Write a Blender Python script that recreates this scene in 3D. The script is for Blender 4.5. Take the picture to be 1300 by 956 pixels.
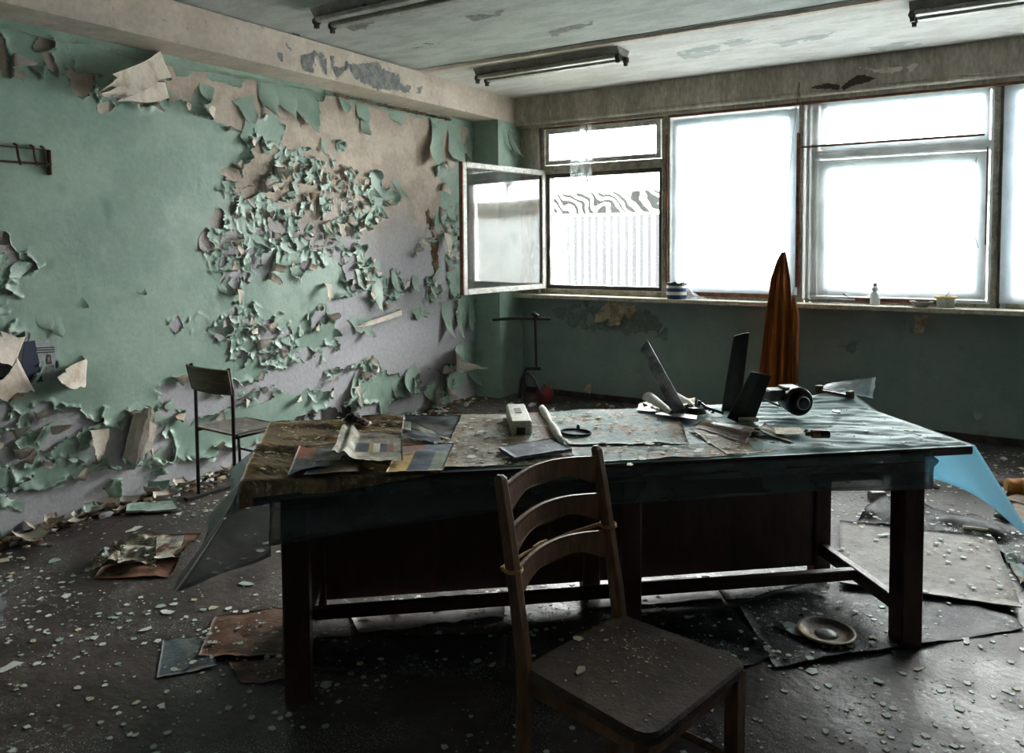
import bpy, bmesh, math, random
import numpy as np
from mathutils import Vector, Matrix
for _o in list(bpy.data.objects): bpy.data.objects.remove(_o)
SC = bpy.context.scene; COL = SC.collection
PI = math.pi; R = math.radians

# ------------------------------------------------------------------ camera
F, PPY, PITCH, YAW, ROLL = 984.78, 359.18, -0.0526, 0.5609, -0.0078
CAM = np.array([4.6129, -7.048, 1.6])
_fw = np.array([-math.sin(YAW)*math.cos(PITCH), math.cos(YAW)*math.cos(PITCH), math.sin(PITCH)])
_rt = np.array([math.cos(YAW), math.sin(YAW), 0.0]); _up = np.cross(_rt, _fw)
RT = _rt*math.cos(ROLL)+_up*math.sin(ROLL); UP = -_rt*math.sin(ROLL)+_up*math.cos(ROLL)
cd = bpy.data.cameras.new('camera'); cam = bpy.data.objects.new('camera', cd); COL.objects.link(cam)
cd.sensor_width = 36; cd.lens = F/1300*36; cd.shift_y = (PPY-478)/1300; cd.clip_start = .05
mw = Matrix([[RT[i], UP[i], -_fw[i], CAM[i]] for i in range(3)]+[[0, 0, 0, 1]])
cam.matrix_world = mw; SC.camera = cam

def at(px, py, ax, v):
    """where a measured point of the photograph meets the real plane axis=v"""
    d = _fw+(px-650)/F*RT-(py-PPY)/F*UP
    return CAM+d*((v-CAM[ax])/d[ax])

# ------------------------------------------------------------------ light
w = bpy.data.worlds.new('overcast'); SC.world = w; w.use_nodes = True
bg = w.node_tree.nodes['Background']; bg.inputs[0].default_value = (0.97, 1.0, 0.97, 1); bg.inputs[1].default_value = 9.0
SC.view_settings.view_transform = 'Standard'; SC.view_settings.look = 'None'
SC.view_settings.gamma = 1; SC.view_settings.use_curve_mapping = False
SC.view_settings.exposure = 2.55
for _i, (x0, x1) in enumerate(((.6, 1.9), (2.0, 3.15), (3.3, 4.55), (4.65, 5.9))):
    l = bpy.data.lights.new('window_portal', 'AREA'); l.shape = 'RECTANGLE'; l.size = x1-x0; l.size_y = 1.66
    l.cycles.is_portal = True
    o = bpy.data.objects.new('window_portal', l); COL.objects.link(o)
    o.location = ((x0+x1)/2, .2, 1.94); o.rotation_euler = (R(-90), 0, 0)

# ------------------------------------------------------------------ noise
def _h(ix, iy, s):
    n = (ix.astype(np.int64)*374761393+iy.astype(np.int64)*668265263+s*1442695041) & 0xffffffff
    n = ((n ^ (n >> 13))*1274126177) & 0xffffffff
    n = ((n ^ (n >> 16))*2246822519) & 0xffffffff
    return ((n ^ (n >> 15)) & 0xffffff)/float(0xffffff)
def vn(x, y, s=0):
    x = np.asarray(x, float); y = np.asarray(y, float)
    ix = np.floor(x); iy = np.floor(y); fx = x-ix; fy = y-iy
    fx = fx*fx*(3-2*fx); fy = fy*fy*(3-2*fy)
    a = _h(ix, iy, s); b = _h(ix+1, iy, s); c = _h(ix, iy+1, s); d = _h(ix+1, iy+1, s)
    return (a*(1-fx)+b*fx)*(1-fy)+(c*(1-fx)+d*fx)*fy
def fbm(x, y, s=0, o=3):
    t = 0; a = .5; k = 1; n = 0
    for i in range(o):
        t = t+a*vn(np.asarray(x)*k, np.asarray(y)*k, s+i*17); n += a; a *= .5; k *= 2.03
    return t/n
def blur(a, sg):
    r = int(sg*3)+1; k = np.exp(-np.arange(-r, r+1)**2/(2*sg*sg)); k /= k.sum()
    p = np.pad(a, r, mode='edge')
    p = np.stack([np.convolve(q, k, 'valid') for q in p])
    return np.stack([np.convolve(q, k, 'valid') for q in p.T]).T
def inpoly(X, Y, pts):
    m = np.zeros(X.shape, bool); n = len(pts)
    for i in range(n):
        x1, y1 = pts[i]; x2, y2 = pts[(i+1) % n]
        if y1 == y2: continue
        c = ((y1 > Y) != (y2 > Y)) & (X < (x2-x1)*(Y-y1)/(y2-y1)+x1)
        m ^= c
    return m

# ------------------------------------------------------------------ materials
MATS = {}
def M(name, col, rough=.7, col2=None, sc=6, bump=0, bsc=40, metal=0, det=4, lo=.4, hi=.6, back=None, spec=.5,
      col3=None, sc3=20, lo3=.6, hi3=.66, coord='Object', stretch=(1, 1, 1), extra=None, rough2=None, mott=.3):
    m = bpy.data.materials.new(name); m.use_nodes = True; nt = m.node_tree; N = nt.nodes; L = nt.links
    b = N['Principled BSDF']; b.inputs['Roughness'].default_value = rough; b.inputs['Metallic'].default_value = metal
    b.inputs['Specular IOR Level'].default_value = spec
    tc = N.new('ShaderNodeTexCoord'); mp = N.new('ShaderNodeMapping'); mp.inputs['Scale'].default_value = stretch
    L.new(tc.outputs[coord], mp.inputs['Vector'])
    def rgb(c):
        n = N.new('ShaderNodeRGB'); n.outputs[0].default_value = (*c, 1); return n.outputs[0]
    def noise(s, d=det):
        n = N.new('ShaderNodeTexNoise'); n.inputs['Scale'].default_value = s; n.inputs['Detail'].default_value = d
        n.inputs['Roughness'].default_value = .6; L.new(mp.outputs[0], n.inputs['Vector']); return n.outputs['Fac']
    def ramp(f, a, c):
        n = N.new('ShaderNodeMapRange'); n.inputs['From Min'].default_value = a; n.inputs['From Max'].default_value = c
        n.interpolation_type = 'SMOOTHSTEP'; L.new(f, n.inputs['Value']); return n.outputs[0]
    def mix(f, a, c):
        n = N.new('ShaderNodeMix'); n.data_type = 'RGBA'; L.new(f, n.inputs['Factor']); L.new(a, n.inputs[6]); L.new(c, n.inputs[7]); return n.outputs[2]
    c = rgb(col)
    if col2 is not None:
        f2 = ramp(noise(sc), lo, hi); c = mix(f2, c, rgb(col2))
        if rough2 is not None:
            n = N.new('ShaderNodeMapRange'); n.inputs['To Min'].default_value = rough; n.inputs['To Max'].default_value = rough2
            L.new(f2, n.inputs['Value']); L.new(n.outputs[0], b.inputs['Roughness'])
    if col3 is not None: c = mix(ramp(noise(sc3, 6), lo3, hi3), c, rgb(col3))
    if extra: c = extra(N, L, mp.outputs[0], c, mix, rgb, ramp, noise)
    if mott and col2 is not None:      # fine grime and fading over everything
        g1 = N.new('ShaderNodeMapRange'); g1.inputs['From Min'].default_value = .3; g1.inputs['From Max'].default_value = .7
        g1.inputs['To Min'].default_value = 1-mott; g1.inputs['To Max'].default_value = 1+mott*.7; L.new(noise(max(28, sc*5), 8), g1.inputs['Value'])
        g2 = N.new('ShaderNodeMix'); g2.data_type = 'RGBA'; g2.blend_type = 'MULTIPLY'; g2.inputs['Factor'].default_value = 1
        L.new(c, g2.inputs[6]); L.new(g1.outputs[0], g2.inputs[7]); c = g2.outputs[2]
    if back is not None:
        g = N.new('ShaderNodeNewGeometry'); c = mix(g.outputs['Backfacing'], c, rgb(back))
    L.new(c, b.inputs['Base Color'])
    if bump:
        bp = N.new('ShaderNodeBump'); bp.inputs['Strength'].default_value = bump; bp.inputs['Distance'].default_value = .01
        L.new(noise(bsc, 5), bp.inputs['Height']); L.new(bp.outputs[0], b.inputs['Normal'])
    MATS[name] = m; return m
def sheer(name, col, solid, rough=.25, gloss=.25, var=.25, sc=5, trans=.6):
    """thin plastic film or dusty glass: clear share + milky share + sheen"""
    m = bpy.data.materials.new(name); m.use_nodes = True; nt = m.node_tree; N = nt.nodes; L = nt.links
    for n in list(N):
        if n.type != 'OUTPUT_MATERIAL': N.remove(n)
    out = [n for n in N if n.type == 'OUTPUT_MATERIAL'][0]
    tr = N.new('ShaderNodeBsdfTransparent'); tl = N.new('ShaderNodeBsdfTranslucent'); df = N.new('ShaderNodeBsdfDiffuse'); gl = N.new('ShaderNodeBsdfGlossy')
    for n in (tl, df): n.inputs[0].default_value = (*col, 1)
    gl.inputs['Roughness'].default_value = rough
    m1 = N.new('ShaderNodeMixShader'); m1.inputs[0].default_value = trans; L.new(df.outputs[0], m1.inputs[1]); L.new(tl.outputs[0], m1.inputs[2])
    m2 = N.new('ShaderNodeMixShader'); L.new(tr.outputs[0], m2.inputs[1]); L.new(m1.outputs[0], m2.inputs[2])
    no = N.new('ShaderNodeTexNoise'); no.inputs['Scale'].default_value = sc; no.inputs['Detail'].default_value = 5
    tc = N.new('ShaderNodeTexCoord'); L.new(tc.outputs['Object'], no.inputs['Vector'])
    mr = N.new('ShaderNodeMapRange'); mr.inputs['From Min'].default_value = .3; mr.inputs['From Max'].default_value = .7
    mr.inputs['To Min'].default_value = max(0, solid-var); mr.inputs['To Max'].default_value = min(1, solid+var)
    L.new(no.outputs['Fac'], mr.inputs['Value']); L.new(mr.outputs[0], m2.inputs[0])
    fr = N.new('ShaderNodeFresnel'); fr.inputs[0].default_value = 1.5
    mu = N.new('ShaderNodeMath'); mu.operation = 'MULTIPLY'; mu.inputs[1].default_value = gloss; L.new(fr.outputs[0], mu.inputs[0])
    m3 = N.new('ShaderNodeMixShader'); L.new(mu.outputs[0], m3.inputs[0]); L.new(m2.outputs[0], m3.inputs[1]); L.new(gl.outputs[0], m3.inputs[2])
    L.new(m3.outputs[0], out.inputs[0]); MATS[name] = m; return m

def specks(N, L, v, c, mix, rgb, ramp, noise):       # trodden paint dust in drifts
    q = N.new('ShaderNodeMath'); q.operation = 'MULTIPLY'; L.new(ramp(noise(160, 3), .56, .62), q.inputs[0]); L.new(ramp(noise(2.3), .48, .60), q.inputs[1])
    c = mix(q.outputs[0], c, rgb((.42, .42, .39)))
    k = N.new('ShaderNodeMath'); k.operation = 'MULTIPLY'; L.new(ramp(noise(34, 3), .60, .64), k.inputs[0]); L.new(ramp(noise(1.4), .46, .60), k.inputs[1])
    return mix(k.outputs[0], c, rgb((.30, .31, .29)))
def grime_z(N, L, v, c, mix, rgb, ramp, noise):      # damp lilac-grey plaster low on the wall, brown runs higher
    sp = N.new('ShaderNodeSeparateXYZ'); L.new(v, sp.inputs[0])
    a = N.new('ShaderNodeMath'); a.operation = 'MULTIPLY_ADD'; a.inputs[1].default_value = .9; L.new(noise(2.0), a.inputs[0]); L.new(sp.outputs[2], a.inputs[2])
    return mix(ramp(a.outputs[0], 1.9, 2.5), rgb((.50, .49, .52)), c)
M('wall_paint', (.27, .385, .315), .42, (.36, .48, .40), 1.6, .16, 30, back=(.60, .51, .42), mott=.10, col3=(.21, .32, .255), sc3=3.5, lo3=.56, hi3=.72)
M('plaster', (.62, .52, .44), .9, (.50, .41, .34), 5, .3, 35, extra=grime_z, mott=.14)
M('peel_back', (.66, .58, .50), .75, (.50, .37, .26), 7, .2, 60, lo=.5, hi=.7, mott=.12)
M('beam_paint', (.68, .57, .49), .8, (.58, .48, .41), 4, .3, 40, col3=(.42, .36, .31), sc3=14, lo3=.6, hi3=.7, mott=.12)
M('grey_plaster', (.20, .20, .20), .9, (.30, .29, .28), 20, .5, 60)
M('ceiling_blue', (.50, .52, .50), .8, (.40, .42, .41), 3, .3, 30, col3=(.36, .35, .32), sc3=9, lo3=.6, hi3=.75, stretch=(1, 2.5, 1), mott=.12)
M('ceiling_pale', (.72, .70, .68), .8, (.62, .59, .56), 3, .3, 30, col3=(.52, .49, .47), sc3=9, lo3=.62, hi3=.72, stretch=(1, 2.5, 1), mott=.10)
M('window_beam', (.42, .37, .31), .85, (.32, .28, .23), 4, .3, 40, col3=(.5, .44, .38), sc3=10, stretch=(1.5, 1, .5))
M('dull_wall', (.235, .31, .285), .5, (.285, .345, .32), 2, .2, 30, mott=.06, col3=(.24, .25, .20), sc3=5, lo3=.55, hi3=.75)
M('room_dark', (.15, .19, .17), .7, (.20, .24, .22), 2)
M('floor', (.052, .038, .034), .42, (.085, .064, .058), 3, .5, 25, lo=.42, hi=.62, rough2=.6, extra=specks)
M('crack', (.05, .035, .025), .95)
M('rust_wood', (.22, .09, .045), .7, (.13, .05, .03), 14, .4, 50)
M('old_frame', (.34, .31, .25), .6, (.24, .21, .165), 10, .4, 50, col3=(.12, .09, .07), sc3=25, lo3=.6, hi3=.68)
M('pale_frame', (.50, .50, .47), .55, (.36, .35, .32), 14, .3, 50, col3=(.2, .15, .11), sc3=30, lo3=.6, hi3=.68)
M('dark_frame', (.045, .032, .03), .6, (.08, .06, .05), 12, .3, 50)
M('blue_sash', (.50, .58, .66), .6, (.40, .48, .56), 8)
M('sill', (.68, .62, .53), .7, (.52, .45, .36), 10, .4, 60, col3=(.30, .25, .2), sc3=40, lo3=.62, hi3=.68)
M('dust_white', (.8, .8, .78), .95, (.6, .6, .58), 40)
M('lamp_metal', (.20, .18, .155), .5, (.27, .25, .22), 8, 0, 40)
M('lamp_pale', (.42, .41, .38), .4, (.32, .3, .27), 12)
M('lamp_dark', (.03, .028, .025), .5, (.06, .05, .045), 12)
M('black_metal', (.015, .014, .014), .45, (.03, .025, .022), 20, .2, 60)
M('rust_metal', (.16, .07, .03), .8, (.07, .04, .025), 30, .4, 80)
M('chair_ply', (.055, .035, .015), .45, (.12, .075, .025), 5, .2, 40, stretch=(1, 1, 4))
M('chair_seat', (.16, .13, .115), .6, (.22, .19, .17), 8, .3, 60, col3=(.4, .4, .38), sc3=14, lo3=.62, hi3=.66)
M('table_wood', (.05, .016, .010), .45, (.07, .024, .014), 6, .2, 60, stretch=(1, 1, .3))
M('brown_chair', (.17, .075, .04), .5, (.23, .105, .055), 9, .25, 60, stretch=(1, 1, .25))
M('brown_seat', (.11, .07, .05), .75, (.075, .05, .038), 8, .4, 90, col3=(.018, .016, .014), sc3=4, lo3=.56, hi3=.64)
M('string', (.55, .33, .14), .8)
M('chip', (.78, .82, .76), .7, (.62, .64, .58), 9)
M('chip_green', (.36, .50, .43), .6, (.45, .52, .46), 9)
M('chip_cream', (.74, .66, .45), .7, (.5, .44, .32), 12)
M('chip_tan', (.66, .55, .40), .7, (.4, .31, .2), 12)
M('wet_cardboard', (.33, .20, .09), .45, (.13, .08, .04), 7, .6, 30, col3=(.45, .38, .24), sc3=24, lo3=.58, hi3=.64, stretch=(.7, 3, 1), rough2=.3)
M('print_dark', (.02, .03, .045), .5, (.03, .05, .07), 10)
def textlines(N, L, v, c, mix, rgb, ramp, noise):
    sp = N.new('ShaderNodeSeparateXYZ'); L.new(v, sp.inputs[0])
    s = N.new('ShaderNodeMath'); s.operation = 'MULTIPLY'; s.inputs[1].default_value = 620; L.new(sp.outputs[1], s.inputs[0])
    n = N.new('ShaderNodeMath'); n.operation = 'SINE'; L.new(s.outputs[0], n.inputs[0])
    q = N.new('ShaderNodeMath'); q.operation = 'MULTIPLY'; L.new(ramp(n.outputs[0], .1, .5), q.inputs[0]); L.new(ramp(noise(12), .42, .5), q.inputs[1])
    return mix(q.outputs[0], c, rgb((.16, .15, .14)))
M('newsprint', (.58, .55, .46), .8, (.42, .36, .26), 8, .3, 40, extra=textlines)
M('paper_pale', (.55, .68, .74), .5, (.5, .62, .68), 5)
M('dull_stain', (.175, .215, .19), .7, (.21, .25, .225), 6)
M('newsprint_brown', (.20, .13, .06), .95, (.11, .07, .035), 8, .3, 40, spec=.1, extra=textlines)
M('print_blue', (.10, .15, .20), .6, (.15, .20, .25), 18, .2, 50)
M('print_navy', (.035, .055, .09), .5, (.07, .10, .15), 14)
M('print_yellow', (.55, .36, .10), .6, (.45, .30, .10), 12)
M('print_red', (.40, .12, .06), .6, (.3, .12, .08), 20)
M('print_green', (.16, .22, .17), .6, (.22, .27, .2), 14)
M('print_grey', (.13, .13, .12), .6, (.22, .21, .19), 14, .2, 50)
M('paper_white', (.74, .73, .68), .7, (.62, .58, .5), 7)
M('teal_sheet', (.20, .29, .28), .7, (.33, .38, .34), 6, .5, 40, col3=(.24, .16, .09), sc3=6, lo3=.50, hi3=.62, spec=.25)
M('tan_sheet', (.30, .27, .20), .7, (.22, .14, .075), 6, .5, 40, spec=.25, col3=(.5, .52, .46), sc3=10, lo3=.55, hi3=.62)
M('book_blue', (.05, .075, .12), .75, (.13, .17, .22), 9, .3, 50, col3=(.3, .33, .36), sc3=30, lo3=.63, hi3=.67)
M('ivory_plastic', (.62, .62, .50), .45, (.52, .5, .38), 9)
M('black_plastic', (.010, .010, .011), .35)
M('grey_metal', (.45, .45, .47), .38, (.16, .16, .17), 8, .3, 30, metal=.6)
M('dark_strip', (.018, .016, .014), .5, (.04, .033, .026), 9, .3, 40, stretch=(1, 1, .3))
M('brown_wood', (.11, .045, .02), .55, (.07, .03, .015), 20)
M('orange_cloth', (.42, .13, .02), .7, (.30, .08, .012), 5, .3, 60, stretch=(2, 2, .3))
M('rubber', (.010, .012, .014), .5, (.022, .026, .030), 4, .4, 30, spec=.25, col3=(.3, .3, .3), sc3=60, lo3=.67, hi3=.7, rough2=.55, extra=specks)
M('hardboard', (.25, .225, .205), .7, (.34, .31, .29), 4, .3, 40, col3=(.17, .14, .125), sc3=6, lo3=.55, hi3=.68, extra=specks)
M('pink_board', (.27, .21, .20), .6, (.34, .28, .27), 5, .3, 40, extra=specks)
M('plank', (.30, .22, .16), .7, (.22, .15, .10), 8, .3, 50, stretch=(1, 4, 1))
M('red_print', (.18, .075, .035), .6, (.10, .045, .03), 9, .4, 40, col3=(.30, .2, .12), sc3=12, stretch=(1, 3, 1))
M('blue_print', (.10, .13, .15), .6, (.17, .19, .18), 9, .4, 40, col3=(.30, .24, .14), sc3=10, stretch=(1, 3, 1))
M('rubble', (.22, .14, .085), .9, (.12, .075, .05), 12, .5, 40)
M('deep_hole', (.035, .03, .03), .95, (.06, .05, .045), 10)
M('red_rubber', (.22, .03, .03), .5)
M('orange_plastic', (.62, .24, .04), .45, (.5, .18, .03), 9)
M('tin_navy', (.02, .05, .16), .5); M('tin_white', (.7, .72, .66), .5); M('tin_black', (.02, .02, .03), .5)
M('bottle_white', (.75, .78, .78), .35); M('bottle_cap', (.4, .42, .43), .4)
M('enamel', (.55, .56, .53), .4, (.4, .4, .36), 12)
M('lid_yellow', (.62, .47, .24), .5); M('twig', (.05, .035, .03), .8)
M('dish_metal', (.25, .17, .09), .45, (.12, .10, .08), 12, .2, 60, metal=.3)
M('poster_white', (.40, .42, .44), .6, (.33, .35, .37), 9); M('poster_navy', (.02, .03, .07), .6); M('poster_red', (.12, .01, .02), .6)
M('skin_print', (.35, .17, .15), .6); M('ink', (.04, .04, .05), .6)
M('black_paint', (.022, .022, .024), .9, spec=.0)
M('matte_black', (.010, .010, .011), .9, spec=.2)
M('fence_white', (.85, .87, .88), .6); M('ground', (.20, .22, .15), .9, (.14, .17, .09), 1)
M('leaf', (.045, .085, .03), .6, (.08, .13, .05), 3); M('bark', (.1, .07, .05), .9)
def moire(N, L, v, c, mix, rgb, ramp, noise):
    wv = N.new('ShaderNodeTexWave'); wv.bands_direction = 'DIAGONAL'; wv.inputs['Scale'].default_value = 2.4; wv.inputs['Distortion'].default_value = 16; wv.inputs['Detail'].default_value = 1.5
    wv.inputs['Detail Scale'].default_value = .8
    L.new(v, wv.inputs['Vector']); return mix(ramp(wv.outputs['Fac'], .45, .6), c, rgb((.5, .47, .40)))
M('lattice', (.004, .004, .004), .9, spec=.1, extra=moire)
sheer('window_film', (.86, .92, .96), .36, .35, .3, .06)
sheer('dusty_glass', (.75, .80, .82), .06, .04, .8, .04, 3)
sheer('clear_glass', (.7, .75, .75), .005, .03, .9, .004, 3)
sheer('loose_film', (.80, .86, .90), .30, .2, .4, .15, 8)
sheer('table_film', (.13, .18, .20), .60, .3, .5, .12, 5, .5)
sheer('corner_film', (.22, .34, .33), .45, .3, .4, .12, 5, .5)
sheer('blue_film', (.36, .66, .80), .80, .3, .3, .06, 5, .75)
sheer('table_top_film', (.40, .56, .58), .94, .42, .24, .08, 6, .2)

# ------------------------------------------------------------------ mesh builder
class MB:
    def __init__(s): s.v = []; s.f = []; s.m = []
    def add(s, vs, fs, mi=0, mat=None):
        n = len(s.v)
        s.v += [tuple(mat @ Vector(p)) if mat else tuple(p) for p in vs]
        s.f += [tuple(i+n for i in f) for f in fs]
        s.m += (list(mi) if isinstance(mi, (list, tuple)) else [mi]*len(fs)); return s
    def box(s, x0, x1, y0, y1, z0, z1, mi=0, mat=None, ch=0.0):
        if ch <= 0:
            vs = [(x, y, z) for x in (x0, x1) for y in (y0, y1) for z in (z0, z1)]
            fs = [(0, 1, 3, 2), (4, 6, 7, 5), (0, 4, 5, 1), (2, 3, 7, 6), (0, 2, 6, 4), (1, 5, 7, 3)]
            return s.add(vs, fs, mi, mat)
        bm = bmesh.new(); bmesh.ops.create_cube(bm, size=1)
        for q in bm.verts: q.co = Vector(((x0+x1)/2+q.co.x*(x1-x0), (y0+y1)/2+q.co.y*(y1-y0), (z0+z1)/2+q.co.z*(z1-z0)))
        bmesh.ops.bevel(bm, geom=list(bm.edges), offset=ch, segments=1, affect='EDGES')
        bm.verts.index_update()
        s.add([q.co[:] for q in bm.verts], [[q.index for q in f.verts] for f in bm.faces], mi, mat); bm.free(); return s
    def prism(s, pts, z0, z1, mi=0, mat=None, top=None):
        n = len(pts); tp = top or pts
        vs = [(x, y, z0) for x, y in pts]+[(x, y, z1) for x, y in tp]
        fs = [tuple(range(n-1, -1, -1)), tuple(range(n, 2*n))]+[(i, (i+1) % n, n+(i+1) % n, n+i) for i in range(n)]
        return s.add(vs, fs, mi, mat)
    def tube(s, pts, r, n=8, mi=0, mat=None, cap=True):
        P = [Vector(p) for p in pts]; rr = r if isinstance(r, (list, tuple)) else [r]*len(P)
        vs = []; fs = []; up = None
        for i, p in enumerate(P):
            t = (P[min(i+1, len(P)-1)]-P[max(i-1, 0)]).normalized()
            if up is None: up = Vector((0, 0, 1)) if abs(t.z) < .9 else Vector((1, 0, 0))
            a = t.cross(up).normalized(); b = a.cross(t).normalized(); up = b
            for k in range(n):
                q = 2*PI*k/n; vs.append(p+a*math.cos(q)*rr[i]+b*math.sin(q)*rr[i])
        for i in range(len(P)-1):
            for k in range(n): fs.append((i*n+k, i*n+(k+1) % n, (i+1)*n+(k+1) % n, (i+1)*n+k))
        if cap: fs += [tuple(range(n-1, -1, -1)), tuple(range((len(P)-1)*n, len(P)*n))]
        return s.add(vs, fs, mi, mat)
    def lathe(s, prof, n=24, mi=0, mat=None):
        vs = []; fs = []
        for r, z in prof:
            for k in range(n): vs.append((r*math.cos(2*PI*k/n), r*math.sin(2*PI*k/n), z))
        for i in range(len(prof)-1):
            for k in range(n): fs.append((i*n+k, i*n+(k+1) % n, (i+1)*n+(k+1) % n, (i+1)*n+k))
        mm = [mi]*len(fs) if not isinstance(mi, (list, tuple)) else [mi[i] for i in range(len(prof)-1) for k in range(n)]
        return s.add(vs, fs, mm, mat)
    def shell(s, G, th=.001, mi=0, mi2=None):
        """G: (n,m,3) grid -> closed thin sheet; mi int or (n-1,m-1) array"""
        G = np.asarray(G, float); n, m = G.shape[:2]
        du = np.gradient(G, axis=0); dv = np.gradient(G, axis=1); nn = np.cross(du, dv)
        nn /= np.linalg.norm(nn, axis=2, keepdims=True)+1e-12
        A = (G+nn*th/2).reshape(-1, 3); B = (G-nn*th/2).reshape(-1, 3); k = n*m
        fs = []; mm = []; b2 = mi2
        for i in range(n-1):
            for j in range(m-1):
                a = i*m+j; q = mi if isinstance(mi, int) else int(mi[i][j])
                fs.append((a, a+m, a+m+1, a+1)); mm.append(q)
                fs.append((k+a, k+a+1, k+a+m+1, k+a+m)); mm.append(q if b2 is None else b2)
        ring = [(i, 0) for i in range(n)]+[(n-1, j) for j in range(1, m)]+[(i, m-1) for i in range(n-2, -1, -1)]+[(0, j) for j in range(m-2, 0, -1)]
        r = [i*m+j for i, j in ring]; e = (mi if isinstance(mi, int) else int(mi[0][0])) if b2 is None else b2
        for i in range(len(r)):
            a, b = r[i], r[(i+1) % len(r)]; fs.append((a, b, k+b, k+a)); mm.append(e)
        return s.add(np.vstack([A, B]).tolist(), fs, mm)
    def mesh(s, name, mats, smooth=False):
        me = bpy.data.meshes.new(name); me.from_pydata([tuple(map(float, p)) for p in s.v], [], s.f)
        for m in (mats if isinstance(mats, (list, tuple)) else [mats]): me.materials.append(MATS[m])
        me.polygons.foreach_set('material_index', s.m)
        if smooth: me.polygons.foreach_set('use_smooth', [True]*len(s.f))
        me.update(); return me
    def build(s, name, mats, parent=None, smooth=False):
        o = bpy.data.objects.new(name, s.mesh(name, mats, smooth)); COL.objects.link(o)
        if parent: o.parent = parent
        return o
def tag(o, label, cat, group=None, kind=None):
    o['label'] = label; o['category'] = cat
    if group: o['group'] = group
    if kind: o['kind'] = kind
    return o
def thing(name, label, cat, loc=(0, 0, 0), rz=0, group=None):
    o = bpy.data.objects.new(name, None); COL.objects.link(o); o.empty_display_size = .05
    o.location = loc; o.rotation_euler = (0, 0, rz); return tag(o, label, cat, group)
def struct(o, label=None, cat=None):
    o['kind'] = 'structure'
    if label: o['label'] = label
    if cat: o['category'] = cat
    return o
def base_origin(o):
    """put the origin of a one-mesh thing at the middle of its foot"""
    me = o.data; co = np.empty(len(me.vertices)*3); me.vertices.foreach_get('co', co); co = co.reshape(-1, 3)
    c = np.array([(co[:, 0].min()+co[:, 0].max())/2, (co[:, 1].min()+co[:, 1].max())/2, co[:, 2].min()])
    me.vertices.foreach_set('co', (co-c).ravel()); me.update(); o.location = c; return o

# ------------------------------------------------------------------ room shell
H = 3.087; PB = .3153; HB = 2.833; QB = .139; HW = 2.8445; PD = .447
XR, YB = 7.3, -9.6
fl = struct(MB().box(-.3, XR+.2, YB-.2, .3, -.15, 0).build('floor', 'floor'), 'dark grimy floor strewn with pale paint chips', 'floor')
struct(MB().box(-.3, XR+.2, -1.66, .3, H, H+.15).build('ceiling', 'ceiling_pale'), 'pale ceiling slab next to the window beam', 'ceiling')
c2 = struct(MB().box(-.3, XR+.2, YB-.2, -1.66, H+.012, H+.16).build('ceiling', 'ceiling_blue'), 'blue grey stained ceiling slab nearer the camera', 'ceiling')
# seam between the slabs: crumbling lip
rg = np.random.RandomState(5); xs = np.linspace(PB, XR, 160); m = MB(); G = np.zeros((160, 4, 3))
for i, x in enumerate(xs):
    wv = .02*fbm(x*3, 1, 3); 
    for j, (y, z) in enumerate(((-1.60+wv, H-.0005), (-1.62+wv, H-.006), (-1.675+wv*.5, H-.008), (-1.69+wv*2-.02*vn(x*9, 5, 8), H+.011))): G[i, j] = (x, y, z)
m.shell(G, .002); struct(m.build('trim_1', 'beam_paint'), 'crumbled cream lip along the ceiling seam', 'trim')
G = np.zeros((160, 2, 3))
for i, x in enumerate(xs):
    a = -1.705-.02*vn(x*7, 5, 8); G[i, 0] = (x, a, H+.010); G[i, 1] = (x, a-.004-.02*max(0, vn(x*4, 2, 9)-.45), H+.010)
MB().shell(G, .002).build('seam_crack', 'crack', c2)
wb = struct(MB().box(-.3, 0, YB, 0, 0, H).build('wall_left', 'plaster'), 'bare plaster wall under peeling green paint', 'wall')
struct(MB().box(0, PB, YB, .0, HB, H).build('trim_2', 'beam_paint'), 'beige concrete beam along the top of the peeling wall', 'beam')
pil = struct(MB().box(0, PB, -PD, .0, 0, HB).build('wall_pilaster', 'wall_paint'), 'green corner pilaster beside the open casement', 'pilaster')
m = MB(); m.box(0, XR, 0, .3, 0, 1.055); m.box(PB, XR, 0, .3, 2.80, H); m.box(-.3, .53, 0, .3, 1.055, 2.8); m.box(5.96, XR, 0, .3, 1.055, 2.8)
wk = struct(m.build('wall_window', 'dull_wall'), 'dull blue green wall below the row of windows', 'wall')
struct(MB().box(PB, XR, -QB, 0, HW, H).build('trim_3', 'window_beam'), 'grimy lintel beam above the windows', 'beam')
m = MB(); m.tube([(PB, -.10, HW-.012), (XR, -.10, HW-.012)], .03, 12); m.box(PB, XR, -.07, 0, 2.775, HW)
struct(m.build('trim_4', 'window_beam', smooth=False), 'rounded moulding under the lintel', 'trim')
struct(MB().box(XR, XR+.2, YB, .3, 0, H).build('wall_right', 'room_dark'), 'plain wall at the right end of the room', 'wall')
struct(MB().box(-.3, XR, YB-.2, YB, 0, H).build('wall_back', 'room_dark'), 'plain wall behind the viewpoint', 'wall')
# beige jamb between pilaster and window
m = MB(); m.box(PB, .44, -.02, 0, 1.055, 2.8); m.box(.44, .55, -.06, 0, 1.055, 2.8)
struct(m.build('trim_5', 'window_beam'), 'beige window jamb beside the corner pilaster', 'trim')
struct(MB().box(PB, XR, -.02, 0, 0, .06).build('baseboard_window', 'dark_frame'), 'dark skirting below the windows', 'baseboard')

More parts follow.
